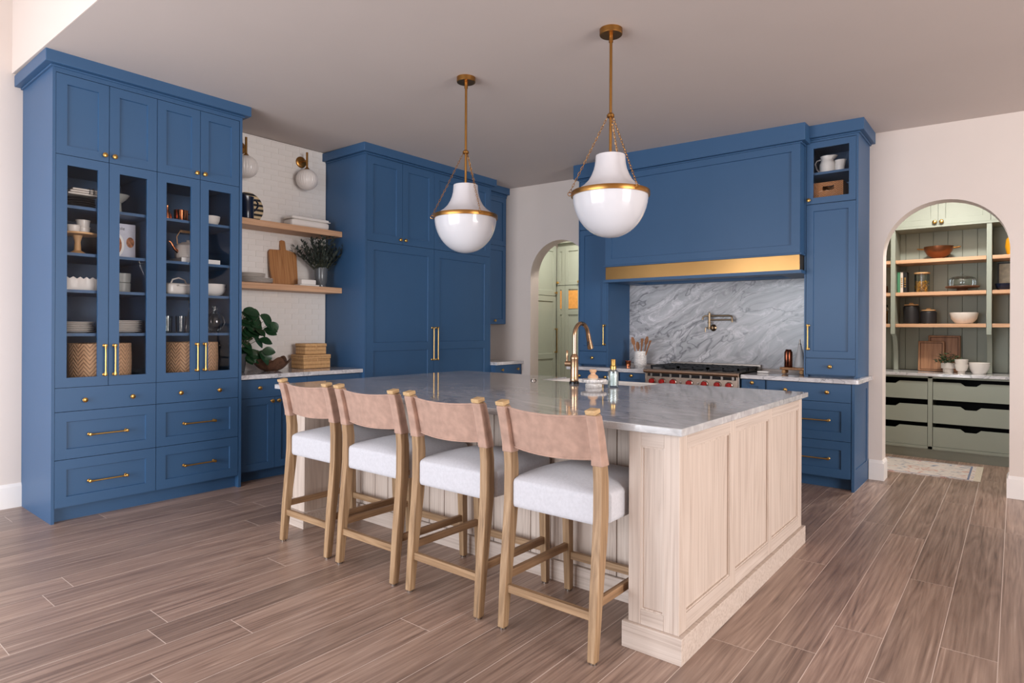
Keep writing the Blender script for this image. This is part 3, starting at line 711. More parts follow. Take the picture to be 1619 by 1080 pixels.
# ================================================================ ISLAND
isl = thing('kitchen_island', 'large pale oak island with panelled end in the middle of the room', 'island', (-2.42, 3.18, 0))
IX0, IX1, IY0, IY1 = -3.80, -1.015, 2.295, 4.075
PX = -1.235; PLX = -3.585; RY = 2.66
wobj('body', B().box(IX0+0.02, IX1-0.02, RY+0.014, IY1-0.012, 0.0, 0.70).box(IX0+0.02, -2.76, RY+0.014, IY1-0.012, 0.70, 0.893).box(-1.89, IX1-0.02, RY+0.014, IY1-0.012, 0.70, 0.893).box(-2.76, -1.89, RY+0.014, 3.66, 0.70, 0.893).box(PX+0.012, IX1-0.026, IY0+0.026, RY+0.02, 0.0, 0.893).box(IX0+0.02, PLX-0.012, IY0+0.02, RY+0.02, 0.0, 0.893), OAKZ, isl)
PH = 0.105
pl = B()
pl.box(PX-0.02, IX1+0.02, IY0-0.02, IY0, 0, PH).box(IX1, IX1+0.02, IY0, IY1+0.018, 0, PH).box(PX-0.02, PX, IY0, RY, 0, PH)
pl.box(IX0-0.02, PLX+0.02, IY0-0.02, IY0, 0, PH).box(IX0-0.02, IX0, IY0, IY1+0.018, 0, PH).box(PLX, PLX+0.02, IY0, RY, 0, PH)
pl.box(PLX+0.02, PX-0.02, RY-0.016, RY, 0, PH).box(IX0, IX1, IY1, IY1+0.018, 0, PH)
wobj('plinth', pl, OAKX, isl, bev=0.002)
# panelled end (faces +x)
yE = [IY0+0.0202, 2.366, 2.850, 2.921, 3.424, 3.478, 4.006, IY1]
zE = [PH-0.002, 0.172, 0.826, 0.893]
for (a, c) in ((0, 1), (2, 3), (4, 5), (6, 7)):
    wobj('stile', B().box(IX1-0.02, IX1, yE[a], yE[c], zE[0], zE[3]), OAKZ, isl, bev=0.0015)
for (a, c) in ((1, 2), (3, 4), (5, 6)):
    wobj('rail', B().box(IX1-0.02, IX1, yE[a], yE[c], zE[0], zE[1]), OAKY, isl, bev=0.0015)
    wobj('rail', B().box(IX1-0.02, IX1, yE[a], yE[c], zE[2], zE[3]), OAKY, isl, bev=0.0015)
    p = B(); p.box(IX1-0.024, IX1-0.012, yE[a]-0.002, yE[c]+0.002, zE[1]-0.002, zE[2]+0.002)
    pn = wobj('panel', p, OAKZ, isl)
    q = B(); y0, y1, z0, z1 = yE[a], yE[c], zE[1], zE[2]; s = 0.008
    q.box(IX1-0.013, IX1-0.004, y0, y0+s, z0, z1).box(IX1-0.013, IX1-0.004, y1-s, y1, z0, z1).box(IX1-0.013, IX1-0.004, y0+s, y1-s, z0, z0+s).box(IX1-0.013, IX1-0.004, y0+s, y1-s, z1-s, z1)
    wobj('panel_bead', q, OAKZ, pn)
def pier(xa, xb, faceR, faceL):
    m0, m1 = xa+0.055, xb-0.065
    for (a, c) in ((xa, m0), (m1, xb)): wobj('stile', B().box(a, c, IY0, IY0+0.02, zE[0], zE[3]), OAKZ, isl, bev=0.0015)
    wobj('rail', B().box(m0, m1, IY0, IY0+0.02, zE[0], 0.165), OAKX, isl, bev=0.0015); wobj('rail', B().box(m0, m1, IY0, IY0+0.02, 0.828, zE[3]), OAKX, isl, bev=0.0015)
    pn = wobj('panel', B().box(m0-0.002, m1+0.002, IY0+0.012, IY0+0.024, 0.163, 0.83), OAKZ, isl)
    s = 0.007; q = B(); q.box(m0, m0+s, IY0+0.004, IY0+0.013, 0.165, 0.828).box(m1-s, m1, IY0+0.004, IY0+0.013, 0.165, 0.828).box(m0+s, m1-s, IY0+0.004, IY0+0.013, 0.165, 0.165+s).box(m0+s, m1-s, IY0+0.004, IY0+0.013, 0.828-s, 0.828)
    wobj('panel_bead', q, OAKZ, pn)
    if faceL: wobj('side_panel', B().box(xa, xa+0.014, IY0+0.02, RY, zE[0], zE[3]), OAKZ, isl)
    if faceR: wobj('side_panel', B().box(xb-0.014, xb, IY0+0.02, RY, zE[0], zE[3]), OAKZ, isl)
pier(PX, IX1, False, True); pier(IX0, PLX, True, False)
wobj('side_panel', B().box(IX0, IX0+0.02, IY0+0.02, IY1, zE[0], zE[3]), OAKZ, isl)
# vertical boards lining the knee space
nb = 18
for i in range(nb):
    xa = PLX+(PX-PLX)*i/nb; xb = PLX+(PX-PLX)*(i+1)/nb
    wobj('vertical_board', B().box(xa+0.002, xb-0.002, RY, RY+0.016, PH, 0.893), OAKZ, isl, bev=0.002, seg=1)
# cabinet fronts on the range side
for (a, c) in ((-3.79, -3.28), (-3.27, -2.76), (-1.89, -1.46), (-1.45, -1.03)):
    wobj('door', B().box(a, c, IY1-0.012, IY1+0.006, 0.13, 0.88), OAKZ, isl, bev=0.002)
# ---- countertop with the notch for the apron sink
SX0, SX1, SY = -2.73, -1.92, 3.71
CX0, CX1, CY0, CY1 = -3.83, -0.975, 2.225, 4.06
ct = thing('island_countertop', 'polished grey veined stone slab on top of the island', 'countertop', (-2.4, 3.15, 0.895))
wobj('slab', B().prism([(CX0, CY0), (CX1, CY0), (CX1, CY1), (SX1, CY1), (SX1, SY), (SX0, SY), (SX0, CY1), (CX0, CY1)], 0.895, 0.925, 'z'), MARBLE, ct, bev=0.003)
sk = thing('apron_sink', 'white apron sink set in the far edge of the island', 'sink', (-2.325, 3.88, 0.72))
s = B(); a, c, y0, y1, z0, z1 = SX0+0.003, SX1-0.003, SY+0.003, 4.095, 0.705, 0.917
s.box(a, c, y0, y1, z0, z0+0.02).box(a, a+0.03, y0, y1, z0+0.02, z1).box(c-0.03, c, y0, y1, z0+0.02, z1).box(a+0.03, c-0.03, y0, y0+0.03, z0+0.02, z1).box(a+0.03, c-0.03, y1-0.03, y1, z0+0.02, z1)
wobj('basin', s, WHITEC, sk, bev=0.006)
wobj('drain', B().lathe([(0.045, 0.725), (0.045, 0.728), (0.02, 0.7285), (0.0001, 0.7285)], c=(-2.325, 3.9, 0), seg=24), STEEL, sk)
# ---- faucet
fc = thing('kitchen_faucet', 'champagne bronze pull-down faucet on the island', 'faucet', (-2.36, 3.60, 0.925))
obj('base_ring', B().lathe([(0.034, 0), (0.034, 0.012), (0.031, 0.016), (0.0001, 0.016)], seg=28), mat('black_gloss', C(18, 18, 22), 0.15), fc, smooth=True)
obj('body', B().lathe([(0.028, 0.014), (0.0295, 0.02), (0.0295, 0.035), (0.0275, 0.04), (0.0275, 0.165), (0.029, 0.17), (0.029, 0.182), (0.02, 0.198), (0.0165, 0.205), (0.0001, 0.206)], seg=28), CHAMP, fc, smooth=True)
neck = [(0, 0, 0.20), (0, 0, 0.27), (0, 0, 0.325)]
for i in range(1, 15):
    a = PI*i/14*0.93; neck.append((0, 0.088-0.088*math.cos(a), 0.325+0.09*math.sin(a)))
obj('spout', B().tube(neck, 0.0145, 16), CHAMP, fc, smooth=True)
e = Vector(neck[-1]); dr = (Vector(neck[-1])-Vector(neck[-2])).normalized()
hdp = B().tube([e, e+dr*0.02, e+dr*0.05, e+dr*0.11, e+dr*0.115], [0.0155, 0.017, 0.0175, 0.0225, 0.019], 18)
ph = obj('spray_head', hdp, CHAMP, fc, smooth=True)
bt = e+dr*0.07
obj('button', B().rbox(bt.x, bt.y-0.019, bt.z, 0.012, 0.006, 0.035, 0.003, n=3), BLACKI, ph, smooth=True)
lv = obj('lever_hub', B().tube([(-0.02, 0, 0.135), (-0.068, 0, 0.135)], 0.0195, 20).tube([(-0.06, 0, 0.152), (-0.06, 0, 0.165)], 0.006, 12), CHAMP, fc, smooth=True)
obj('lever', B().tube([(-0.06, 0, 0.163), (-0.06, 0.0, 0.18), (-0.06, 0.0, 0.225), (-0.06, 0.0, 0.228)], [0.006, 0.0075, 0.008, 0.006], 14), CHAMP, lv, smooth=True)
# ---- small things by the sink
tag(obj('air_switch_button', B().lathe([(0.021, 0), (0.021, 0.006), (0.018, 0.009), (0.013, 0.0095), (0.0125, 0.014), (0.0001, 0.015)], seg=24), STEEL, loc=(-2.71, 3.60, 0.925), smooth=True), 'small round metal button on the island near the sink', 'button')
ds = thing('fluted_dish', 'white marble fluted pedestal dish beside the faucet', 'dish', (-2.125, 3.47, 0.925))
obj('bowl', B().lathe([(0.05, 0), (0.052, 0.004), (0.052, 0.018), (0.046, 0.024), (0.06, 0.03), (0.079, 0.034), (0.082, 0.045), (0.079, 0.052), (0.07, 0.052), (0.066, 0.046), (0.0001, 0.045)], seg=72, flute=24, famp=0.035), marble('white_marble', C(214, 208, 204), C(236, 232, 230), C(160, 155, 152), 0.3, 3.0), ds, smooth=True)
br = thing('dish_brush', 'round wooden dish brush lying in the fluted dish', 'brush', (-2.13, 3.47, 0.971))
obj('handle', B().lathe([(0.033, 0.012), (0.034, 0.02), (0.028, 0.03), (0.016, 0.037), (0.015, 0.045), (0.022, 0.054), (0.024, 0.062), (0.019, 0.069), (0.0001, 0.07)], seg=24), mat('pale_beech', C(222, 178, 140), 0.5, var=0.08, vs=30), br, smooth=True)
obj('bristles', B().lathe([(0.028, 0.0), (0.031, 0.013), (0.0001, 0.013)], seg=24), mat('bristle', C(226, 214, 196), 0.9, var=0.1, vs=80), br)
sp_ = thing('soap_dispenser', 'clear ribbed glass soap bottle with brass pump on the island', 'soap bottle', (-2.03, 3.555, 0.925))
obj('bottle', B().lathe([(0.033, 0), (0.035, 0.004), (0.035, 0.09), (0.033, 0.104), (0.022, 0.112), (0.018, 0.118), (0.018, 0.12), (0.016, 0.12), (0.017, 0.111), (0.031, 0.101), (0.0325, 0.01), (0.0001, 0.008)], seg=48, flute=16, famp=0.012), CLEARG, sp_, smooth=True)
obj('soap', B().lathe([(0.028, 0.012), (0.0285, 0.09), (0.0001, 0.091)], seg=24), mat('clear_soap', C(214, 222, 222), 0.2, var=0.04), sp_, smooth=True)
obj('pump', B().lathe([(0.02, 0.115), (0.02, 0.135), (0.017, 0.138), (0.0155, 0.142), (0.0155, 0.178), (0.014, 0.181), (0.0001, 0.182)], seg=24), BRASS, sp_, smooth=True)

# ================================================================ STOOLS
def rear_leg(sx):
    # centre line in (y, z) with depth; leans back above the seat
    cl = [(0.0, 0.008, 0.036), (0.022, 0.25, 0.044), (0.045, 0.45, 0.052), (0.055, 0.56, 0.056), (0.055, 0.70, 0.054), (0.046, 0.78, 0.050), (0.018, 0.90, 0.045), (-0.004, 0.972, 0.042)]
    f = [(y-d/2, z) for y, z, d in cl]; r = [(y+d/2, z) for y, z, d in cl]
    b = B(); wd = 0.0205
    n = len(cl); A = []
    for (y0, z), (y1, _) in zip(f, r):
        k = 0.0165+0.004*min(1, z/0.3)
        A.append([b.bm.verts.new(p) for p in ((sx-k, y0, z), (sx+k, y0, z), (sx+k, y1, z), (sx-k, y1, z))])
    for p, q in zip(A, A[1:]):
        for i in range(4): b.bm.faces.new((p[i], p[(i+1) % 4], q[(i+1) % 4], q[i]))
    b.bm.faces.new(list(reversed(A[0]))); b.bm.faces.new(A[-1])
    return b
def post_y(z):
    cl = [(0.055, 0.70), (0.046, 0.78), (0.018, 0.90), (-0.004, 0.972), (-0.01, 0.99)]
    for (y0, z0), (y1, z1) in zip(cl, cl[1:]):
        if z0 <= z <= z1: return y0+(y1-y0)*(z-z0)/(z1-z0)
    return cl[-1][0]
def make_stool(loc, label):
    t = thing('counter_stool', label, 'stool', loc, 0, 'counter stools along the island')
    sx = 0.2275
    for s in (-1, 1):
        lg = obj('rear_leg', rear_leg(s*sx), STOOLZ, t, bev=0.003)
        b = B()                                   # pale end-grain cap of the post
        y = -0.008; k = 0.0225
        b.prism([(y-0.0225, 0.968), (y+0.0215, 0.976), (y+0.018, 0.994), (y-0.028, 0.986)], s*sx-k, s*sx+k, 'x')
        obj('post_cap', b, STOOLE, lg, bev=0.003)
        obj('foot_glide', B().lathe([(0.016, 0.0), (0.016, 0.008), (0.0001, 0.0085)], c=(s*sx, 0.0, 0), seg=16), STEEL, lg)
        fl_ = B(); A = []
        for z, k2, y in ((0.008, 0.0165, 0.512), (0.20, 0.019, 0.506), (0.53, 0.022, 0.495)):
            A.append([fl_.bm.verts.new(p) for p in ((s*sx-k2, y-k2, z), (s*sx+k2, y-k2, z), (s*sx+k2, y+k2, z), (s*sx-k2, y+k2, z))])
        for p, q in zip(A, A[1:]):
            for i in range(4): fl_.bm.faces.new((p[i], p[(i+1) % 4], q[(i+1) % 4], q[i]))
        fl_.bm.faces.new(list(reversed(A[0]))); fl_.bm.faces.new(A[-1])
        lg2 = obj('front_leg', fl_, STOOLZ, t, bev=0.003)
        obj('foot_glide', B().lathe([(0.016, 0.0), (0.016, 0.008), (0.0001, 0.0085)], c=(s*sx, 0.512, 0), seg=16), STEEL, lg2)
        obj('side_stretcher', B().box(s*sx-0.011, s*sx+0.011, 0.03, 0.495, 0.208, 0.243), STOOLY, t, bev=0.002)
    obj('rear_stretcher', B().box(-sx+0.012, sx-0.012, 0.008, 0.03, 0.157, 0.192), STOOLX, t, bev=0.002)
    obj('front_stretcher', B().box(-sx+0.012, sx-0.012, 0.498, 0.52, 0.162, 0.198), STOOLX, t, bev=0.002)
    obj('seat_rail', B().box(-sx+0.02, sx-0.02, 0.06, 0.08, 0.54, 0.565).box(-sx+0.02, sx-0.02, 0.48, 0.5, 0.54, 0.565).box(-sx-0.004, -sx+0.012, 0.07, 0.49, 0.54, 0.565).box(sx-0.012, sx+0.004, 0.07, 0.49, 0.54, 0.565), STOOLX, t)
    # upholstered seat: wider than the posts in front of them, tucked between them at the back
    sb = B(); sb.rbox(0, 0.29, 0.583, 0.485, 0.50, 0.135, 0.024, 0.045, n=13)
    for v in sb.bm.verts:
        if v.co.y < 0.092 and abs(v.co.x) > 0.2045: v.co.x = math.copysign(0.2045, v.co.x)
    obj('seat_cushion', sb, LINEN, t, smooth=True)
    # suede sling between the posts and the sleeves round them
    rows = []
    nz, nx = 8, 18
    for side in (0, 1):
        rr = []
        for j in range(nz+1):
            v = j/nz; row = []
            for i in range(nx+1):
                u = -1+2*i/nx; x = u*(sx-0.012)
                z = 0.786+0.176*v+(u*u-1)*0.012*(1 if v > 0.5 else 0.9)*(1 if v > 0.5 else 1)
                y = post_y(z)+0.004-0.030*(1-u*u)+(0.004 if side else 0)
                row.append((x, y, z))
            rr.append(row)
        rows.append(rr)
    sl = B(); sl.strip(rows[0]); sl.strip(rows[1])
    vs = sl.bm.verts[:]; m_ = len(vs)//2; nxx = nx+1
    for i in range(nx):
        for (j) in (0, nz):
            a = j*nxx+i; sl.bm.faces.new((vs[a], vs[a+1], vs[m_+a+1], vs[m_+a]))
    back = obj('sling_back', sl, LEATH, t, smooth=True)
    for zz, nm in ((0.786, 'hem_lower'), (0.962, 'hem_upper')):
        pts = []
        for i in range(nx+1):
            u = -1+2*i/nx; z = zz+(u*u-1)*0.012; pts.append((u*(sx-0.014), post_y(z)+0.003-0.030*(1-u*u), z))
        obj('hem', B().tube(pts, 0.0042, 8), LEATH, back, smooth=True)
    for s in (-1, 1):
        b = B(); A = []
        for z in (0.762, 0.80, 0.85, 0.90, 0.966):
            y = post_y(z); d = 0.028-(z-0.76)*0.018; kx = 0.0235+(0.003 if z < 0.77 else 0)
            A.append([b.bm.verts.new(p) for p in ((s*sx-kx, y-d, z), (s*sx+kx, y-d, z), (s*sx+kx, y+d, z), (s*sx-kx, y+d, z))])
        for p, q in zip(A, A[1:]):
            for i in range(4): b.bm.faces.new((p[i], p[(i+1) % 4], q[(i+1) % 4], q[i]))
        b.bm.faces.new(list(reversed(A[0]))); b.bm.faces.new(A[-1])
        obj('sleeve', b, LEATH, back, bev=0.004)
    return t
SLAB = ['counter stool at the far end of the row, nearest the low buffet', 'second counter stool from the hutch end of the row', 'third counter stool from the hutch end of the row', 'nearest counter stool, beside the oak end pier of the island']
st0 = make_stool((-3.243, 2.08, 0), SLAB[0])
for x, l in zip((-2.674, -2.097, -1.499), SLAB[1:]): copy_tree(st0, None, (x, 2.08, 0), l)

# ================================================================ PENDANTS
def make_pendant(x, y, label):
    zc = CZ(x); t = thing('pendant_lamp', label, 'pendant lamp', (x, y, 1.83), 0, 'opal glass pendants over the island')
    top = zc-1.83
    obj('canopy', B().lathe([(0.0001, top-0.036), (0.063, top-0.034), (0.066, top-0.03), (0.066, top+0.002), (0.0001, top+0.002)], seg=36), BRASSD, t, smooth=True)
    obj('rod', B().tube([(0, 0, 0.475), (0, 0, top-0.03)], 0.0085, 14).tube([(0, 0, top-0.075), (0, 0, top-0.03)], 0.0125, 14), BRASSD, t, smooth=True)
    obj('collar', B().lathe([(0.0001, 0.695), (0.016, 0.695), (0.022, 0.7), (0.022, 0.712), (0.014, 0.722), (0.0001, 0.723)], seg=20), BRASSD, t, smooth=True)
    prof = [(0.0845, 0.476), (0.0855, 0.47), (0.086, 0.455), (0.089, 0.425), (0.096, 0.395), (0.109, 0.362), (0.128, 0.33), (0.155, 0.303), (0.188, 0.28), (0.212, 0.268), (0.22, 0.256)]
    sh = [(0.0001, 0.478)]+prof
    obj('upper_shade', B().lathe(sh, seg=64), mat('white_enamel', C(206, 202, 204), 0.3, var=0.0, coat=0.2), t, smooth=True)
    bowl = [(0.0001, 0.0)]+[(0.217*math.sin(a), 0.248-0.248*math.cos(a)) for a in [PI/2*i/14 for i in range(1, 15)]]
    obj('glass_bowl', B().lathe(bowl, seg=64), OPAL, t, smooth=True)
    obj('brass_band', B().lathe([(0.214, 0.238), (0.2255, 0.238), (0.2265, 0.241), (0.2265, 0.262), (0.2255, 0.265), (0.214, 0.265)], seg=64), BRASSD, t, smooth=True)
    for ang in (200, 320, 80):
        a = math.radians(ang)+math.radians(18); dirv = Vector((math.cos(a), math.sin(a), 0))
        p0 = dirv*0.02+Vector((0, 0, 0.697)); p1 = dirv*0.235+Vector((0, 0, 0.262))
        ch = B(); n = 26; ax = (p1-p0); st = ax/n; tdir = ax.normalized()
        sA = tdir.orthogonal().normalized(); sB = tdir.cross(sA)
        for i in range(n):
            c = p0+st*(i+0.5); sd = sA if i % 2 else sB; hl = st.length*0.68; wd = 0.0052
            loop = [c+tdir*hl*math.cos(q)+sd*wd*math.sin(q) for q in [2*PI*k/8 for k in range(9)]]
            ch.tube(loop, 0.0014, 5, cap=False)
        obj('chain', ch, BRASSD, t)
        hk = [dirv*(0.235+0.011*math.cos(q))+Vector((0, 0, 0.253+0.011*math.sin(q))) for q in [2*PI*k/12 for k in range(13)]]
        obj('ring', B().tube(hk, 0.0022, 6, cap=False), BRASSD, t, smooth=True)
    return t
make_pendant(-3.006, 3.19, 'opal pendant lamp farther from the camera, in front of the fridge')
make_pendant(-1.829, 3.16, 'opal pendant lamp nearer the camera, in front of the range hood')
# ================================================================ SMALL THINGS
def single(name, b, m, label, cat, loc, rz=0.0, group=None, smooth=True, **k):
    o = obj(name, b, m, loc=loc, smooth=smooth, **k)
    if rz: o.rotation_euler = (0, 0, rz)
    return tag(o, label, cat, group)
def text_mesh(s, size, name='lettering'):
    cu_ = bpy.data.curves.new(name, 'FONT'); cu_.body = s; cu_.size = size; cu_.extrude = 0.0002; cu_.align_x = 'LEFT'
    o = bpy.data.objects.new(name, cu_); COL.objects.link(o)
    dg = bpy.context.evaluated_depsgraph_get(); me = bpy.data.meshes.new_from_object(o.evaluated_get(dg))
    bpy.data.objects.remove(o); return me
INK = mat('dark_ink', C(60, 58, 62), 0.7, var=0)
def bowl_prof(r, h, foot=0.45, t=0.006):
    out = [(r*foot, 0.0), (r*foot*1.02, 0.006), (r*0.72, h*0.22), (r*0.92, h*0.58), (r, h)]
    inn = [(r-t, h), (r*0.92-t, h*0.6), (r*0.7-t, h*0.26), (r*foot*0.8, 0.014), (0.0001, 0.012)]
    return out+inn
def plate_mesh(r, t=0.012):
    return B().lathe([(r*0.58, 0), (r*0.62, 0.003), (r, t), (r-0.002, t+0.003), (r*0.64, 0.007), (0.0001, 0.006)], seg=40).mesh('plate', True)
ORD = ['topmost', 'second', 'third', 'fourth', 'fifth', 'sixth', 'bottom']
def plate_stack(x, y, z, r, n, dz, what, where, group, m):
    me = plate_mesh(r); me.materials.append(m)
    for i in range(n):
        k = n-1-i
        lb = ('topmost %s %s' if k == 0 else 'lowest %s %s' if k == n-1 else ORD[k]+' from the top %s %s') % (what, where)
        tag(obj('plate', me, None, loc=(x+random.uniform(-.003, .003), y+random.uniform(-.003, .003), z+i*dz)), lb, 'plate', group)
# ---- sconces on the tile wall
for y, lb in ((3.515, 'ribbed globe wall sconce nearer the fridge'), (2.886, 'ribbed globe wall sconce half hidden behind the hutch')):
    t = thing('wall_sconce', lb, 'sconce', (XW+0.021, y, 2.77), PI/2, 'brass sconces on the tiled wall')
    obj('backplate', B().lathe([(0.056, 0), (0.056, 0.008), (0.05, 0.013), (0.03, 0.016), (0.0001, 0.016)], c=(0, 0, 0.19), axis='y', seg=32), BRASSD, t, smooth=True)
    obj('arm', B().tube([(0, -0.012, 0.19), (0, -0.11, 0.19)], 0.008, 12), BRASSD, t, smooth=True)
    obj('stem', B().tube([(0, -0.11, 0.27), (0, -0.11, 0.105)], 0.0105, 14).lathe([(0.0105, 0.125), (0.014, 0.118), (0.024, 0.108), (0.026, 0.1), (0.0001, 0.099)], c=(0, -0.11, 0), seg=20), BRASSD, t, smooth=True)
    gl = [(0.0001, -0.103)]+[(0.104*math.sin(a), -0.103*math.cos(a)) for a in [PI*i/16 for i in range(1, 16)]]+[(0.0001, 0.103)]
    obj('globe', B().lathe(gl, c=(0, -0.11, 0), seg=112, flute=28, famp=0.018), RIBG, t, smooth=True)
# ---- upper floating shelf
ZU, ZL = 2.275, 1.707
t = thing('navy_pitcher', 'glossy navy pitcher on the upper shelf', 'pitcher', (-5.43, 2.875, ZU))
b = B().lathe([(0.058, 0), (0.06, 0.004), (0.06, 0.10), (0.057, 0.16), (0.06, 0.20), (0.061, 0.212), (0.055, 0.212), (0.052, 0.19), (0.052, 0.02), (0.0001, 0.015)], seg=36)
for v in b.bm.verts:
    if v.co.z > 0.17 and v.co.y < -0.03: v.co.y -= (v.co.z-0.17)*0.55; v.co.z += 0.01
obj('jug', b, NAVY, t, smooth=True)
obj('handle', B().tube([(0, 0.055, 0.185), (0, 0.085, 0.195), (0, 0.105, 0.17), (0, 0.105, 0.14), (0, 0.085, 0.105), (0, 0.056, 0.085)], 0.008, 10), NAVY, t, smooth=True)
t = thing('striped_round_board', 'round black and cream striped board leaning behind the navy pitcher', 'tray', (-5.565, 2.965, ZU))
rr = 0.145; n = 40
pts = [(rr*math.cos(2*PI*i/n), rr+rr*math.sin(2*PI*i/n)) for i in range(n)]
o = obj('disc', B().prism(pts, -0.009, 0.009, 'x'), mat('cream_wood', C(214, 190, 150), 0.5, var=0.15, vs=20), t); o.rotation_euler = (0, -0.06, 0)
for i in range(6):
    z = 0.03+i*0.046; h = 0.022
    hw = lambda q: math.sqrt(max(0, rr*rr-(q-rr)**2))
    a, c = hw(z), hw(z+h)
    s_ = obj('stripe', B().prism([(-a, z), (a, z), (c, z+h), (-c, z+h)], 0.0085, 0.0105, 'x'), BLACKC, o)
t = thing('covered_baking_dish', 'long white enamel covered dish on the upper shelf', 'dish', (-5.43, 3.49, ZU))
b = B(); b.rbox(0, 0, 0.038, 0.16, 0.42, 0.075, 0.028, n=9); obj('base', b, WHITEC, t, smooth=True)
lid = obj('lid', B().rbox(0, 0, 0.088, 0.155, 0.41, 0.03, 0.013, 0.006, n=9).rbox(0, 0, 0.077, 0.172, 0.432, 0.01, 0.004, n=5), WHITEC, t, smooth=True)
obj('handle', B().tube([(0, -0.065, 0.104), (0, -0.045, 0.128), (0, 0.045, 0.128), (0, 0.065, 0.104)], 0.0055, 10), WHITEC, lid, smooth=True)
# ---- lower floating shelf
plate_stack(-5.44, 2.965, ZL, 0.155, 4, 0.011, 'large white plate', 'in the stack on the lower shelf', 'stack of plates on the lower shelf', MATTEW)
plate_stack(-5.44, 2.93, ZL+0.05, 0.118, 4, 0.009, 'small white plate', 'piled on the larger plates on the shelf', 'small plates on the lower shelf', MATTEW)
t = thing('wooden_cutting_board', 'large wooden cutting board with a handle leaning on the tiles', 'cutting board', (-5.505, 3.305, ZL))
pts = [(-0.135, 0.005), (0.135, 0.0), (0.14, 0.15), (0.146, 0.31), (0.135, 0.335), (0.06, 0.35), (0.035, 0.355), (0.033, 0.43), (0.028, 0.445), (-0.006, 0.45), (-0.02, 0.44), (-0.024, 0.40), (-0.022, 0.35), (-0.135, 0.345), (-0.15, 0.32), (-0.147, 0.15)]
o = obj('board', B().prism(pts, -0.012, 0.012, 'x'), BOARDM, t, bev=0.004); o.rotation_euler = (0, -0.16, 0); o.location = (0.0, 0, 0.003)
t = thing('butter_dish', 'small white lidded butter dish in front of the cutting board', 'dish', (-5.37, 3.455, ZL))
obj('tray', B().rbox(0, 0, 0.007, 0.11, 0.21, 0.014, 0.006, n=5), WHITEC, t, smooth=True)
obj('lid', B().rbox(0, 0, 0.039, 0.075, 0.16, 0.05, 0.009, n=7), WHITEC, t, smooth=True)
def leaf(b, base, d, ln, wd, up=Vector((0, 0, 1)), curl=0.15, fold=0.12, n=5):
    d = d.normalized(); s = d.cross(up)
    if s.length < 1e-3: s = d.orthogonal()
    s.normalize(); nn = s.cross(d)
    rows = []
    for i in range(n+1):
        u = i/n; w_ = wd*math.sin(PI*min(1, u*0.92+0.06))**0.8*0.5
        c = base+d*ln*u-nn*curl*ln*u*u
        rows.append([c-s*w_+nn*fold*w_, c, c+s*w_+nn*fold*w_])
    b.strip(rows)
rv = random.Random(5)
t = thing('vase_of_dry_foliage', 'smoky glass vase of dark dried foliage on the lower shelf', 'vase', (-5.42, 3.645, ZL))
obj('vase', B().lathe([(0.05, 0), (0.053, 0.004), (0.052, 0.03), (0.062, 0.05), (0.066, 0.12), (0.066, 0.195), (0.063, 0.195), (0.062, 0.12), (0.056, 0.05), (0.045, 0.035), (0.0001, 0.03)], seg=36), SMOKE, t, smooth=True)
sb_, lb2 = B(), B()
for i in range(56):
    a = rv.uniform(0, 2*PI); tl = rv.uniform(0.15, 1.0); ln = rv.uniform(0.22, 0.37)
    d0 = Vector((math.cos(a)*tl*0.75, math.sin(a)*tl*1.15, 1.0)).normalized()
    if d0.x < -0.3: d0.x = -0.3
    p = Vector((d0.x*0.05, d0.y*0.05, 0.14)); pts = [p.copy()]; d = d0.copy()
    for q in range(7):
        p = p+d*ln/7; d = (d+Vector((0, 0, -0.04))).normalized(); pts.append(p.copy())
        if p.x < -0.15: p.x = -0.15
        if p.y > 0.15 and p.z < 0: pass
        for e in range(4):
            if q < 2 and e > 0: continue
            ld = (d*0.8+Vector((rv.uniform(-1, 1), rv.uniform(-1, 1), rv.uniform(-.2, .8)))*0.75)
            base = p.copy()
            leaf(lb2, base, ld, rv.uniform(0.034, 0.056), rv.uniform(0.012, 0.02), n=2)
    sb_.tube(pts, [0.0022]*4+[0.0012]*4, 5)
for v in lb2.bm.verts:
    v.co.y = min(v.co.y, 0.155); v.co.x = max(v.co.x, -0.155); v.co.z = min(v.co.z, 0.505)
obj('stems', sb_, STEMM, t, kind='stuff'); obj('foliage', lb2, LEAFD, t, kind='stuff')
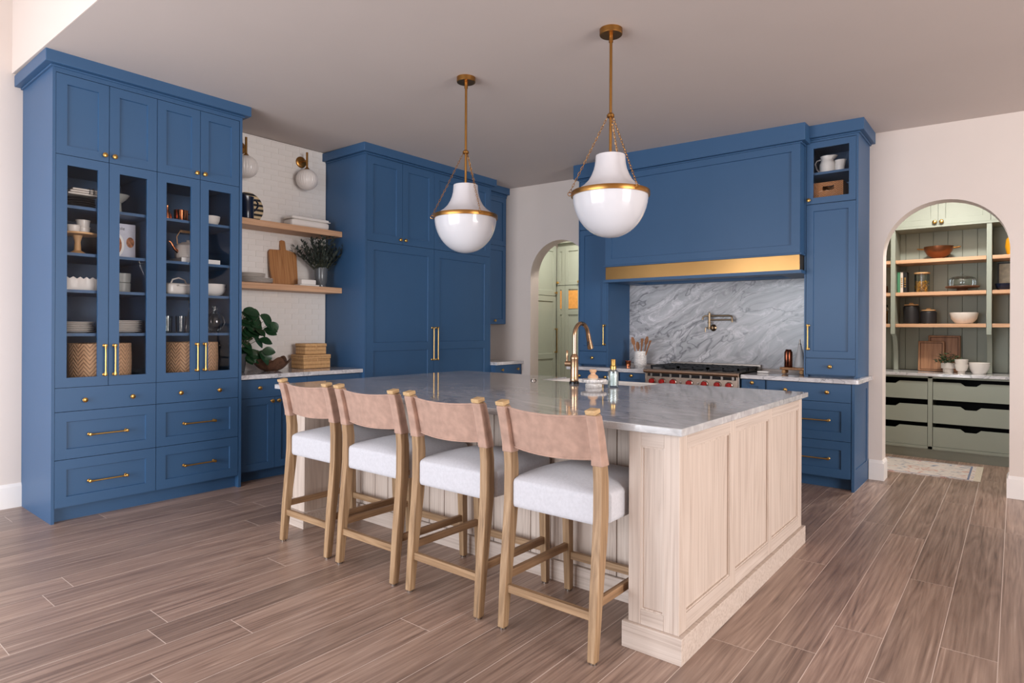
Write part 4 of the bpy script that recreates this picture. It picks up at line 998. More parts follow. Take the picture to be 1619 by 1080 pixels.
# ---- on the buffet counter
ZB = 0.906
t = thing('leafy_potted_plant', 'green leafy plant in a dark pot beside the hutch', 'potted plant', (-5.33, 2.735, ZB))
obj('pot', B().lathe([(0.062, 0), (0.066, 0.004), (0.085, 0.15), (0.088, 0.165), (0.08, 0.165), (0.076, 0.14), (0.0001, 0.138)], seg=32), POTG, t, smooth=True)
rp = random.Random(21); stm = B()
for i in range(58):
    a = rp.uniform(-0.3, PI+0.2) if i < 48 else rp.uniform(0, 2*PI)
    rad = rp.uniform(0.03, 0.27); z = rp.uniform(0.20, 0.60)-rad*0.45
    tip = Vector((math.cos(a-PI/2)*rad*0.75, math.sin(a)*rad*0.95+0.0, max(0.17, z)))
    tip.y = max(-0.04, tip.y); tip.x = max(-0.2, tip.x)
    m_ = Vector((tip.x*0.45, tip.y*0.45, 0.14+(tip.z-0.14)*0.62))
    stm.tube([Vector((tip.x*0.1, tip.y*0.1, 0.135)), m_, tip], [0.0032, 0.0026, 0.0018], 6)
    lf = B(); out = Vector((tip.x, tip.y, 0)); out = out.normalized() if out.length > 0.01 else Vector((0, 1, 0))
    leaf(lf, Vector((0, 0, 0)), out*0.8+Vector((rp.uniform(-.2, .4), rp.uniform(-.3, .4), rp.uniform(-1.0, 0.0))), rp.uniform(0.095, 0.13), rp.uniform(0.07, 0.092), up=Vector((0.9, rp.uniform(-.5, .3), rp.uniform(0.2, .9))), curl=0.22, fold=0.2, n=6)
    obj('leaf', lf, LEAFM, t, smooth=True, loc=tip)
obj('stems', stm, STEMM, t, smooth=True)
b = B(); rows = []
for j in range(9):
    v = j/8; row = []
    for i in range(73):
        a = 2*PI*i/72; wv = math.cos(6*a+0.6)
        r = 0.062+0.105*v**0.9+0.014*wv*v*v; z = 0.004+0.095*v**1.5+0.024*wv*v**2.2
        row.append((r*math.cos(a), r*math.sin(a)*1.05, z))
    rows.append(row)
b.strip(rows); b.strip([[(x*0.96, y*0.96, z+0.009) for x, y, z in r] for r in rows]); b.lathe([(0.062, 0.0), (0.063, 0.006), (0.0001, 0.012)], seg=48)
bmesh.ops.remove_doubles(b.bm, verts=b.bm.verts[:], dist=1e-5)
single('wavy_bowl', b, WALNUT, 'dark wooden bowl with a wavy rim on the buffet', 'bowl', (-5.30, 3.045, ZB))
for (w_, d_, h_, z, y, lb) in ((0.21, 0.30, 0.135, ZB, 3.525, 'larger rattan box at the bottom of the pair on the buffet'), (0.165, 0.235, 0.105, ZB+0.137, 3.525, 'smaller rattan box stacked on top of the larger one')):
    t = thing('rattan_box', lb, 'box', (-5.40, y, z), 0, 'rattan boxes on the buffet')
    hb = h_*0.68
    obj('body', B().box(-w_/2, w_/2, -d_/2, d_/2, 0, hb).uvbox(), RATTAN, t, bev=0.004)
    l_ = obj('lid', B().box(-w_/2-0.004, w_/2+0.004, -d_/2-0.004, d_/2+0.004, hb+0.001, h_).uvbox(), RATTAN, t, bev=0.005)
    obj('clasp', B().tube([(w_/2+0.006, 0, hb-0.02), (w_/2+0.008, 0.008, hb), (w_/2+0.008, 0.0, hb+0.02), (w_/2+0.008, -0.008, hb), (w_/2+0.006, 0, hb-0.02)], 0.003, 6).tube([(w_/2+0.006, 0, hb-0.028), (w_/2+0.006, 0, hb+0.022)], 0.003, 6), LIDW, l_, smooth=True)

# ================================================================ INSIDE THE HUTCH
Z0, Z1, Z2, Z3, Z4 = 0.905, 1.258, 1.554, 1.804, 2.123
HX = -5.13
for y, lb in ((1.630, 'round herringbone seagrass basket behind the left pair of hutch doors'), (2.275, 'round herringbone seagrass basket behind the right pair of hutch doors')):
    t = thing('seagrass_basket', lb, 'basket', (-5.17, y, Z0), 0, 'seagrass baskets at the bottom of the hutch')
    b = B().lathe([(0.185, 0), (0.196, 0.02), (0.2, 0.14), (0.197, 0.27), (0.196, 0.278), (0.188, 0.278), (0.187, 0.27), (0.19, 0.03), (0.0001, 0.02)], seg=48).uvcyl(1.0)
    obj('weave', b, BASKETM, t, smooth=True)
plate_stack(HX, 1.475, Z1, 0.105, 6, 0.0125, 'white plate', 'in the stack behind the leftmost glass door', 'plates behind the leftmost door', WHITEC)
plate_stack(HX, 1.772, Z1, 0.12, 7, 0.0125, 'white plate', 'in the stack behind the second glass door', 'plates behind the second door', WHITEC)
# ruffled dish
b = B(); rows = []
for v, z in ((0.9, 0.0), (0.97, 0.03), (1.0, 0.07), (1.04, 0.085)):
    row = []
    for i in range(97):
        a = 2*PI*i/96; ca, sa = math.cos(a), math.sin(a)
        k = 1/(abs(ca)**4+abs(sa)**4)**0.25
        row.append((0.085*v*ca*k, 0.135*v*sa*k, z+(0.007*math.cos(24*a) if z > 0.06 else 0)))
    rows.append(row)
b.strip(rows); b.strip([[(x*0.93, y*0.95, max(0.01, z)) for x, y, z in r] for r in rows]); b.rbox(0, 0, 0.006, 0.15, 0.23, 0.01, 0.004, n=3)
single('ruffled_baking_dish', b, WHITEC, 'white baking dish with ruffled rim behind the leftmost glass door', 'dish', (-5.10, 1.50, Z2))
t = thing('wooden_cake_stand', 'wooden cake stand behind the leftmost glass door', 'cake stand', (-5.10, 1.47, Z3))
obj('plate', B().lathe([(0.02, 0.135), (0.12, 0.138), (0.122, 0.15), (0.0001, 0.15)], seg=40), LIDW, t, smooth=True)
obj('pedestal', B().lathe([(0.055, 0), (0.055, 0.008), (0.022, 0.03), (0.018, 0.09), (0.03, 0.137), (0.0001, 0.138)], seg=28), LIDW, t, smooth=True)
rk = B().lathe([(0.036, 0), (0.038, 0.004), (0.041, 0.04), (0.044, 0.042), (0.044, 0.047), (0.038, 0.047), (0.035, 0.01), (0.0001, 0.008)], seg=64, flute=32, famp=0.012).mesh('ramekin', True); rk.materials.append(WHITEC)
for (x, y, z, lb) in ((-5.06, 1.435, Z3+0.151, 'white ramekin standing alone on the cake stand'), (-5.11, 1.505, Z3+0.151, 'white ramekin under another on the cake stand'), (-5.11, 1.505, Z3+0.199, 'topmost white ramekin on the cake stand')):
    tag(obj('ramekin', rk, None, loc=(x, y, z)), lb, 'ramekin', 'ramekins on the cake stand')
plate_stack(-5.12, 1.48, Z4, 0.10, 5, 0.015, 'dark plate', 'under the folded towel in the hutch', 'dark plates under the towel', BLACKC)
t = thing('folded_tea_towel', 'folded cream striped tea towel on the top shelf of the hutch', 'towel', (-5.12, 1.49, Z4+0.092))
for i in range(3): obj('fold', B().rbox(0.005*i, 0.006*i, 0.008+0.015*i, 0.16, 0.19-0.012*i, 0.016, 0.0075, 0.004, n=5), MATTEW, t, smooth=True)
for y in (0.03, 0.055): obj('stripe', B().box(0.0, 0.0915, y, y+0.004, 0.0125, 0.0545), INK, t)
t = thing('dark_footed_dish', 'dark footed dish behind the second glass door', 'dish', (-5.14, 1.74, Z4)); obj('dish', B().lathe([(0.04, 0), (0.02, 0.03), (0.015, 0.09), (0.05, 0.12), (0.068, 0.15), (0.06, 0.15), (0.0001, 0.125)], seg=32), GREYC, t, smooth=True)
# cookbook standing up, cover to the room
t = thing('cookbook', 'cookbook with a dish of food on its cover behind the second glass door', 'book', (-5.17, 1.765, Z3), 0)
obj('pages', B().box(-0.024, -0.001, -0.098, 0.094, 0.003, 0.262), PAPERW, t)
cv = obj('cover', B().box(-0.001, 0.002, -0.1, 0.1, 0, 0.265).box(-0.027, -0.024, -0.1, 0.1, 0, 0.265).box(-0.027, 0.002, 0.097, 0.1, 0, 0.265), mat('book_cover', C(204, 202, 212), 0.5, var=0.08, vs=14), t)
o = obj('plate_picture', B().lathe([(0.064, 0), (0.064, 0.0006), (0.0001, 0.0007)], axis='x', seg=36), PAPERW, cv, loc=(0.0021, -0.03, 0.105)); o.scale = (1, 0.8, 1.35)
FOOD = mat('food_print', C(166, 104, 66), 0.6, var=0.55, vs=60)
o = obj('food_picture', B().lathe([(0.055, 0), (0.055, 0.0005), (0.0001, 0.0006)], axis='x', seg=24), FOOD, cv, loc=(0.0029, -0.036, 0.105)); o.scale = (1, 0.75, 1.3)
o = obj('bowl_picture', B().lathe([(0.03, 0), (0.03, 0.0005), (0.0001, 0.0006)], axis='x', seg=24), FOOD, cv, loc=(0.0022, 0.062, 0.13)); o.scale = (1, 0.9, 1.3)
def letter(par, s, size, loc, m, rot=(PI/2, 0, PI/2)):
    me = text_mesh(s, size); me.materials.clear(); me.materials.append(m)
    return obj('lettering', me, None, par, loc=loc, rot=rot)
letter(cv, 'simple', 0.034, (0.0024, -0.062, 0.218), INK)
t = thing('grey_cup', 'lower grey cup of two stacked behind the second glass door', 'cup', (-5.13, 1.765, Z2), 0, 'stacked grey cups')
cupb = B().lathe([(0.04, 0), (0.047, 0.006), (0.049, 0.03), (0.05, 0.07), (0.046, 0.07), (0.044, 0.012), (0.0001, 0.01)], seg=32)
obj('cup_body', cupb, GREYC, t, smooth=True); copy_tree(t, None, (-5.13, 1.767, Z2+0.0715), 'upper grey cup of two stacked behind the second glass door')
# right half
t = thing('copper_mug', 'polished copper mug on the top shelf of the hutch', 'mug', (-5.13, 2.175, Z4))
obj('mug_body', B().lathe([(0.048, 0), (0.05, 0.004), (0.051, 0.095), (0.053, 0.1), (0.048, 0.1), (0.047, 0.01), (0.0001, 0.008)], seg=32), COPPER, t, smooth=True)
obj('handle', B().tube([(0.0, 0.05, 0.08), (0, 0.078, 0.075), (0, 0.08, 0.035), (0, 0.05, 0.025)], 0.005, 8), COPPER, t, smooth=True)
single('copper_flask', B().lathe([(0.03, 0), (0.032, 0.01), (0.03, 0.05), (0.014, 0.08), (0.010, 0.12), (0.012, 0.125), (0.0001, 0.126)], seg=28), COPPER, 'slim pointed copper flask beside the copper mug', 'flask', (-5.12, 2.068, Z4))
t = thing('flat_book', 'white book lying flat under the white kettle', 'book', (-5.12, 2.28, Z3))
obj('cover', B().box(-0.11, 0.11, -0.15, 0.15, 0, 0.003).box(-0.11, 0.11, -0.15, 0.15, 0.035, 0.038).box(0.107, 0.11, -0.15, 0.15, 0.003, 0.035), PAPERW, t); obj('pages', B().box(-0.106, 0.107, -0.146, 0.146, 0.003, 0.035), MATTEW, t)
t = thing('white_kettle', 'white kettle with copper spout standing on the flat book', 'kettle', (-5.12, 2.225, Z3+0.039))
obj('body', B().lathe([(0.085, 0), (0.092, 0.008), (0.095, 0.05), (0.088, 0.10), (0.07, 0.118), (0.05, 0.122), (0.05, 0.128), (0.012, 0.134), (0.012, 0.15), (0.0001, 0.152)], seg=40), WHITEC, t, smooth=True)
obj('spout', B().tube([(0.02, -0.08, 0.045), (0.03, -0.115, 0.07), (0.03, -0.14, 0.115), (0.03, -0.155, 0.125)], [0.014, 0.010, 0.007, 0.006], 12), COPPER, t, smooth=True)
obj('handle', B().tube([(0, -0.08, 0.11), (0, -0.085, 0.17), (0, -0.06, 0.215), (0, 0.06, 0.215), (0, 0.085, 0.17), (0, 0.08, 0.11)], 0.004, 8).tube([(0, -0.06, 0.215), (0, 0.06, 0.215)], 0.011, 12), LIDW, t, smooth=True)
t = thing('white_casserole', 'white lidded casserole behind the third glass door', 'casserole', (-5.12, 2.155, Z2))
obj('pot', B().rbox(0, 0, 0.045, 0.17, 0.22, 0.09, 0.025, n=9), WHITEC, t, smooth=True)
obj('handle', B().tube([(0.085, -0.045, 0.07), (0.105, -0.04, 0.072), (0.105, 0.04, 0.072), (0.085, 0.045, 0.07)], 0.006, 10), WHITEC, t, smooth=True)
obj('lid_handle', B().tube([(0, -0.06, 0.085), (0, -0.045, 0.12), (0, 0, 0.135), (0, 0.045, 0.12), (0, 0.06, 0.085)], 0.006, 10), WHITEC, t, smooth=True)
tb = B().lathe([(0.034, 0), (0.036, 0.003), (0.04, 0.13), (0.037, 0.13), (0.033, 0.012), (0.0001, 0.01)], seg=32).mesh('tumbler', True); tb.materials.append(CLEARG)
for x, y, lb in ((-5.08, 2.155, 'front clear tumbler behind the third glass door'), (-5.19, 2.10, 'rear clear tumbler behind the third glass door')): tag(obj('tumbler', tb, None, loc=(x, y, Z1)), lb, 'glass', 'tumblers in the hutch')
t = thing('clear_glass_bottle', 'tall clear glass bottle behind the third glass door', 'bottle', (-5.13, 2.25, Z1))
obj('glass', B().lathe([(0.036, 0), (0.038, 0.005), (0.034, 0.09), (0.014, 0.17), (0.012, 0.22), (0.015, 0.225), (0.015, 0.235), (0.0001, 0.236)], seg=32), CLEARG, t, smooth=True)
obj('stopper', B().lathe([(0.011, 0.236), (0.014, 0.245), (0.012, 0.26), (0.0001, 0.263)], seg=20), STEEL, t, smooth=True)
single('cream_bowl', B().lathe(bowl_prof(0.066, 0.085), seg=36), MATTEW, 'small cream bowl on the top shelf behind the rightmost glass door', 'bowl', (-5.12, 2.41, Z4))
for z, lb in ((Z2, 'lower white bowl of the pair behind the rightmost glass door'), (Z2+0.028, 'upper white bowl of the pair behind the rightmost glass door')): single('white_bowl', B().lathe(bowl_prof(0.092, 0.072), seg=36), WHITEC, lb, 'bowl', (-5.12, 2.43, z), group='white bowls in the hutch')
t = thing('glass_decanter', 'round clear glass decanter behind the rightmost glass door', 'decanter', (-5.12, 2.44, Z1))
obj('glass', B().lathe([(0.03, 0), (0.034, 0.006), (0.07, 0.05), (0.08, 0.09), (0.07, 0.13), (0.03, 0.165), (0.018, 0.18), (0.018, 0.215), (0.024, 0.222), (0.02, 0.222), (0.014, 0.19), (0.06, 0.13), (0.074, 0.09), (0.06, 0.05), (0.0001, 0.02)], seg=36), CLEARG, t, smooth=True)

# ================================================================ INSIDE THE RIGHT TOWER
t = thing('white_milk_pitcher', 'larger white pitcher behind the small glass door beside the hood', 'pitcher', (-1.265, 5.88, 2.646))
b = B().lathe([(0.058, 0), (0.062, 0.005), (0.064, 0.08), (0.055, 0.105), (0.05, 0.12), (0.058, 0.15), (0.053, 0.15), (0.046, 0.12), (0.055, 0.02), (0.0001, 0.012)], seg=36)
for v in b.bm.verts:
    if v.co.z > 0.125 and v.co.x > 0.03: v.co.x += (v.co.z-0.125)*0.9
obj('jug', b, WHITEC, t, smooth=True)
obj('handle', B().tube([(-0.052, 0, 0.13), (-0.085, 0, 0.125), (-0.098, 0, 0.1), (-0.085, 0, 0.05), (-0.06, 0, 0.02)], 0.006, 10), WHITEC, t, smooth=True)
b = B().lathe([(0.036, 0), (0.038, 0.004), (0.037, 0.015), (0.039, 0.02), (0.037, 0.035), (0.039, 0.04), (0.037, 0.055), (0.038, 0.06), (0.036, 0.085), (0.04, 0.1), (0.036, 0.1), (0.033, 0.01), (0.0001, 0.008)], seg=32)
for v in b.bm.verts:
    if v.co.z > 0.09 and v.co.x > 0.02: v.co.x += 0.012
single('ribbed_creamer', b, WHITEC, 'smaller ribbed white creamer beside the white pitcher', 'creamer', (-1.165, 5.86, 2.646))
t = thing('wicker_bin', 'brown wicker bin on the lower shelf behind the small glass door', 'basket', (-1.243, 5.90, 2.378))
b = B(); 
for (x0, x1, y0, y1, z0, z1) in ((-0.115, 0.115, -0.10, -0.09, 0, 0.115), (-0.115, -0.045, -0.10, -0.09, 0.115, 0.15), (0.045, 0.115, -0.10, -0.09, 0.115, 0.15), (-0.115, 0.115, -0.10, -0.09, 0.15, 0.185), (-0.115, -0.105, -0.09, 0.1, 0, 0.185), (0.105, 0.115, -0.09, 0.1, 0, 0.185), (-0.105, 0.105, 0.09, 0.1, 0, 0.185), (-0.105, 0.105, -0.09, 0.09, 0, 0.01)): b.box(x0, x1, y0, y1, z0, z1)
obj('weave', b.uvbox(), BROWNB, t)

# ================================================================ AROUND THE RANGE
t = thing('pot_filler', 'bronze folding pot filler on the stone backsplash', 'faucet', (-2.39, 6.187, 1.32))
obj('flange', B().lathe([(0.034, 0), (0.034, 0.006), (0.026, 0.014), (0.016, 0.02), (0.016, 0.05), (0.0001, 0.05)], axis='y', seg=28, c=(0.01, 0, 0)), BRONZE, t, smooth=True)
obj('column', B().tube([(-0.012, -0.055, -0.015), (-0.012, -0.055, 0.135)], 0.0135, 16).lathe([(0.017, 0.135), (0.017, 0.145), (0.006, 0.15), (0.007, 0.162), (0.0001, 0.166)], c=(-0.012, -0.055, 0), seg=18).lathe([(0.018, 0.045), (0.019, 0.05), (0.018, 0.058), (0.013, 0.06)], c=(-0.012, -0.055, 0), seg=18).tube([(0.01, -0.045, 0.0), (-0.012, -0.055, 0.0)], 0.016, 14), BRONZE, t, smooth=True)
obj('lever', B().tube([(-0.02, -0.06, 0.0), (-0.05, -0.06, 0.0), (-0.052, -0.06, -0.045)], [0.008, 0.006, 0.005], 10), BRONZE, t, smooth=True)
arm = [(-0.012, -0.055, 0.12), (0.19, -0.055, 0.12), (0.21, -0.055, 0.112), (0.218, -0.055, 0.095), (0.218, -0.055, 0.055)]
obj('upper_arm', B().tube(arm, 0.0095, 14), BRONZE, t, smooth=True)
obj('lower_arm', B().tube([(-0.012, -0.055, 0.08), (0.215, -0.055, 0.08)], 0.008, 14), BRONZE, t, smooth=True)
obj('spout', B().tube([(-0.012, -0.06, 0.12), (-0.05, -0.065, 0.12), (-0.072, -0.068, 0.108), (-0.078, -0.07, 0.08)], 0.0085, 12), BRONZE, t, smooth=True)
t = thing('utensil_crock', 'white marbled utensil crock on the counter left of the range', 'crock', (-3.10, 6.0, 0.906))
obj('crock_body', B().lathe([(0.05, 0), (0.053, 0.004), (0.053, 0.012), (0.064, 0.018), (0.066, 0.03), (0.066, 0.16), (0.064, 0.165), (0.056, 0.165), (0.055, 0.03), (0.0001, 0.025)], seg=36), marble('crock_marble', C(224, 218, 212), C(240, 236, 232), C(170, 164, 158), 0.35, 6.0), t, smooth=True)
def spoon(x, y, lean, hl, hw, lb, flat=False):
    t = thing('wooden_utensil', lb, 'utensil', (-3.10+x, 6.0+y, 0.935), 0, 'wooden utensils in the crock')
    d = Vector((lean[0], lean[1], 1)).normalized()
    b = B().tube([d*0.0, d*0.1, d*(hl-0.03)], [0.006, 0.006, 0.008], 8)
    s_ = Vector((1, 0, 0)); rows = []
    for j in range(7):
        v = j/6; w_ = hw*(0.35+0.65*math.sin(PI*min(1, v*0.85+0.12)) if not flat else 0.5+0.5*v)
        c = d*(hl-0.035+0.085*v)
        rows.append([c-s_*w_+Vector((0, 0.004, 0)), c+Vector((0, 0.011 if not flat else 0.004, 0)), c+s_*w_+Vector((0, 0.004, 0)), c+s_*w_-Vector((0, 0.004, 0)), c+Vector((0, -0.002 if not flat else -0.004, 0)), c-s_*w_-Vector((0, 0.004, 0)), c-s_*w_+Vector((0, 0.004, 0))])
    b.strip(rows); obj('spoon_body', b, SPOONW, t, smooth=True)
spoon(-0.03, 0.0, (-0.24, 0.02), 0.24, 0.021, 'wooden spoon leaning left in the crock')
spoon(-0.022, 0.015, (-0.10, 0.03), 0.185, 0.021, 'dark short wooden spoon leaning left in the crock')
spoon(0.005, -0.012, (0.10, -0.02), 0.22, 0.016, 'pale flat wooden spatula in the middle of the crock', True)
spoon(0.02, 0.01, (0.18, 0.02), 0.245, 0.02, 'wooden spoon behind the flat spatula in the crock')
spoon(0.03, -0.005, (0.36, 0.0), 0.215, 0.012, 'thin wooden spatula leaning right in the crock', True)
single('copper_pot', B().lathe([(0.026, 0), (0.03, 0.003), (0.031, 0.05), (0.033, 0.053), (0.028, 0.053), (0.027, 0.008), (0.0001, 0.006)], seg=28), COPPER, 'tiny copper cup left of the utensil crock', 'cup', (-3.255, 6.02, 0.906))
t = thing('footed_wood_riser', 'small wooden riser with ball feet right of the range', 'riser', (-1.545, 5.93, 0.906))
obj('top', B().box(-0.105, 0.105, -0.06, 0.06, 0.038, 0.06), BOARDM, t, bev=0.004)
for x in (-0.075, 0.075):
    for y in (-0.035, 0.035): obj('foot', B().lathe([(0.0001, 0), (0.014, 0.004), (0.021, 0.02), (0.014, 0.036), (0.0001, 0.0385)], c=(x, y, 0), seg=20), LIDW, t, smooth=True)
mill = B().lathe([(0.021, 0), (0.022, 0.003), (0.022, 0.13), (0.019, 0.14), (0.012, 0.15), (0.013, 0.158), (0.0001, 0.16)], seg=28).mesh('mill_body', True); mill.materials.append(mat('dark_copper', C(128, 74, 54), 0.22, 1.0, var=0.05))
for (x, y, lb) in ((-1.575, 5.915, 'front dark copper mill on the wooden riser'), (-1.608, 5.945, 'rear dark copper mill on the wooden riser')):
    tag(obj('pepper_mill', mill, None, loc=(x, y, 0.967)), lb, 'mill', 'copper mills on the riser')
t = thing('oil_cruet', 'tall pale grey conical oil cruet on the wooden riser', 'bottle', (-1.495, 5.93, 0.967))
obj('cone', B().lathe([(0.043, 0), (0.045, 0.004), (0.042, 0.04), (0.012, 0.205), (0.0001, 0.206)], seg=36), mat('pale_grey_glaze', C(206, 206, 206), 0.35, var=0.04), t, smooth=True)
obj('pourer', B().lathe([(0.0125, 0.204), (0.0125, 0.209), (0.007, 0.212), (0.005, 0.25), (0.0001, 0.251)], seg=16), STEEL, t, smooth=True)
t = thing('spoon_rest', 'small white spoon rest beside the cooktop', 'spoon rest', (-1.80, 5.90, 0.906)); obj('dish', B().rbox(0, 0, 0.009, 0.10, 0.05, 0.018, 0.007, n=5), WHITEC, t, smooth=True)
# ================================================================ PANTRY BEYOND THE RIGHT ARCH
PY = 7.57
GP = GREEN
bd = thing('pantry_back_boards', 'sage green vertical boards lining the back of the pantry', 'panelling', (-0.65, 8.13, 0.87))
for i in range(17):
    x = -1.72+0.128*i
    wobj('board', B().box(x+0.0012, x+0.1268, 8.128, 8.147, 0.87, 3.0), GP, bd, bev=0.002, seg=1)
pc = thing('pantry_base_cabinet', 'sage green pantry cabinet with open-top drawers', 'cabinet', (-0.65, PY, 0))
PXa, PXb = -1.52, 0.44; XM0, XM1 = -0.690, -0.652
zc = 0.835
wobj('body', B().box(PXa, PXb, PY+0.55, 8.12, 0.1, zc).box(PXa, PXa+0.03, PY, 8.12, 0.1, zc).box(PXb-0.03, PXb, PY, 8.12, 0.1, zc).box(XM0, XM1, PY, 8.12, 0.1, zc).box(PXa, PXb, PY, 8.12, 0.1, 0.128).box(PXa, PXb, PY, PY+0.02, 0.818, zc), GP, pc)
wobj('toe_kick', B().box(PXa, PXb, PY+0.03, PY+0.05, 0, 0.1), GP, pc)
wobj('shade_sheet', B().box(PXa+0.03, XM0, PY+0.4, PY+0.42, 0.13, 0.81).box(XM1, PXb-0.03, PY+0.4, PY+0.42, 0.13, 0.81), DARK, pc)  # dark sheets painting the shade behind the drawer gaps
def notch_drawer(x0, x1, z0, z1, cx):
    h = 0.03
    p = [(x0, z0), (x1, z0), (x1, z1), (cx+0.082, z1), (cx+0.045, z1-h), (cx-0.045, z1-h), (cx-0.082, z1), (x0, z1)]
    d = wobj('drawer', B().prism(p, PY+0.006, PY+0.024, 'y'), GP, pc)
    wobj('drawer_box', B().box(x0+0.01, x1-0.01, PY+0.024, PY+0.40, z0+0.01, z0+0.02), DARK, d)  # drawer floor coloured dark for the shade inside
    return d
for (z0, z1) in ((0.602, 0.782), (0.366, 0.546), (0.131, 0.324)):
    notch_drawer(PXa+0.034, XM0-0.004, z0, z1, -1.02); notch_drawer(XM1+0.004, PXb-0.034, z0, z1, -0.34)
tag(obj('pantry_countertop', B().box(PXa, PXb+0.02, PY-0.02, 8.12, 0.837, 0.867), CTOP, bev=0.003), 'stone countertop in the pantry', 'countertop')
ph_ = thing('pantry_shelving', 'sage green pantry shelving with three oak shelves', 'shelving', (-0.62, 7.75, 0.87))
for (a, c) in ((-1.045, -1.003), (-0.226, -0.184)):
    wobj('upright', B().prism([(7.75, 1.262), (7.75, 2.37), (8.125, 2.37), (8.125, 0.868), (7.99, 0.868), (7.985, 1.05), (7.95, 1.16), (7.88, 1.235), (7.80, 1.262)], a, c, 'x'), GP, ph_, bev=0.002)
for zt in (2.05, 1.706, 1.373):
    for (a, c) in ((-1.60, -1.047), (-1.001, -0.228), (-0.182, 0.45)):
        wobj('shelf', B().box(a, c, 7.762, 8.125, zt-0.037, zt), SHELFO, ph_, bev=0.002)
pu = thing('pantry_wall_cabinet', 'sage green wall cabinet with brass knobs above the pantry shelves', 'cabinet', (-1.52, 7.745, 2.37))
obj('body', B().box(0, 1.96, 0.022, 0.38, 0.0, 0.62), GP, pu)
obj('bottom_rail', B().box(0, 1.96, -0.004, 0.03, 0.0, 0.022), GP, pu)
XS = [0.02, 0.467, 0.895, 1.325, 1.94]
for i in range(4):
    d = door(pu, XS[i], XS[i+1], 0.022, 0.60, GP, rail=0.06)
    knob(d, XS[i+1]-0.028 if i % 2 == 1 else XS[i]+0.03, 0.05, s=1.25)
# things on the pantry shelves
A, Bz, Cz, Dz = 2.051, 1.707, 1.374, 0.868
t = thing('copper_colander_bowl', 'copper bowl with two handles on the top pantry shelf', 'bowl', (-0.635, 7.93, A))
obj('bowl_body', B().lathe([(0.045, 0), (0.045, 0.012), (0.06, 0.018), (0.10, 0.05), (0.125, 0.095), (0.132, 0.135), (0.127, 0.135), (0.118, 0.095), (0.09, 0.05), (0.0001, 0.025)], seg=40), mat('brushed_copper', C(150, 98, 70), 0.36, 1.0, var=0.05), t, smooth=True)
for s in (-1, 1): obj('handle', B().tube([(s*0.128, -0.03, 0.115), (s*0.185, -0.02, 0.122), (s*0.19, 0.0, 0.124), (s*0.185, 0.02, 0.122), (s*0.128, 0.03, 0.115)], 0.005, 8), BRASSD, t, smooth=True)
BK = [('green pantry book, leftmost of the three', C(70, 130, 96), -0.984, 0.026, 0.225, 0.0), ('white pantry book between the green and black ones', C(214, 202, 192), -0.957, 0.024, 0.222, -0.05), ('black pantry book with gold lettering, beside the pasta jar', C(24, 22, 24), -0.926, 0.034, 0.222, 0.0)]
for lb, c, x, wd, h, tilt in BK:
    t = thing('pantry_book', lb, 'book', (x, 7.86, Bz), 0, 'books on the pantry shelf')
    bm_ = mat('book_'+str(int(c[0]*1e4)), c, 0.5, var=0.08, vs=30)
    cv = obj('cover', B().box(-wd/2, wd/2, 0, 0.003, 0, h).box(-wd/2, -wd/2+0.003, 0.003, 0.16, 0, h).box(wd/2-0.003, wd/2, 0.003, 0.16, 0, h), bm_, t); obj('pages', B().box(-wd/2+0.003, wd/2-0.003, 0.004, 0.157, 0.003, h-0.004), PAPERW, t)
    if 'black' in lb:
        for q, zz in enumerate((0.06, 0.085, 0.11, 0.132, 0.15)): obj('gold_mark', B().box(-0.007, 0.007, -0.0006, 0.0, zz, zz+0.012), BRASS, cv)
t = thing('pasta_jar', 'glass jar of yellow pasta with wooden lid on the pantry shelf', 'jar', (-0.78, 7.92, Bz))
obj('glass', B().lathe([(0.068, 0), (0.07, 0.004), (0.07, 0.2), (0.067, 0.2), (0.066, 0.008), (0.0001, 0.006)], seg=36), CLEARG, t, smooth=True)
obj('lid', B().lathe([(0.066, 0.195), (0.074, 0.2), (0.074, 0.213), (0.0001, 0.214)], seg=36), LIDW, t, smooth=True)
ps = B(); rp2 = random.Random(9)
for i in range(150):
    a = rp2.uniform(0, 2*PI); r = 0.058*math.sqrt(rp2.random()); z = rp2.uniform(0.012, 0.12)
    c = Vector((r*math.cos(a), r*math.sin(a), z)); d = Vector((rp2.uniform(-1, 1), rp2.uniform(-1, 1), rp2.uniform(-1, 1))).normalized()*0.011
    ps.tube([c-d, c, c+d], [0.005, 0.0075, 0.005], 5)
obj('pasta', ps, mat('pasta', C(232, 168, 52), 0.6, var=0.2, vs=40), t, kind='stuff')
t = thing('glass_domed_cake_stand', 'dark wooden cake stand under a glass dome on the pantry shelf', 'cake stand', (-0.43, 7.93, Bz))
obj('stand', B().lathe([(0.07, 0), (0.07, 0.006), (0.045, 0.014), (0.05, 0.03), (0.14, 0.04), (0.148, 0.05), (0.145, 0.056), (0.0001, 0.054)], seg=40), WALNUT, t, smooth=True)
dm = obj('dome', B().lathe([(0.118, 0.057), (0.12, 0.06), (0.12, 0.11), (0.112, 0.135), (0.085, 0.152), (0.04, 0.16), (0.008, 0.162), (0.0001, 0.162)], seg=40), CLEARG, t, smooth=True)
obj('dome_knob', B().lathe([(0.007, 0.16), (0.006, 0.168), (0.013, 0.176), (0.014, 0.184), (0.008, 0.191), (0.0001, 0.192)], seg=20), CLEARG, dm, smooth=True)
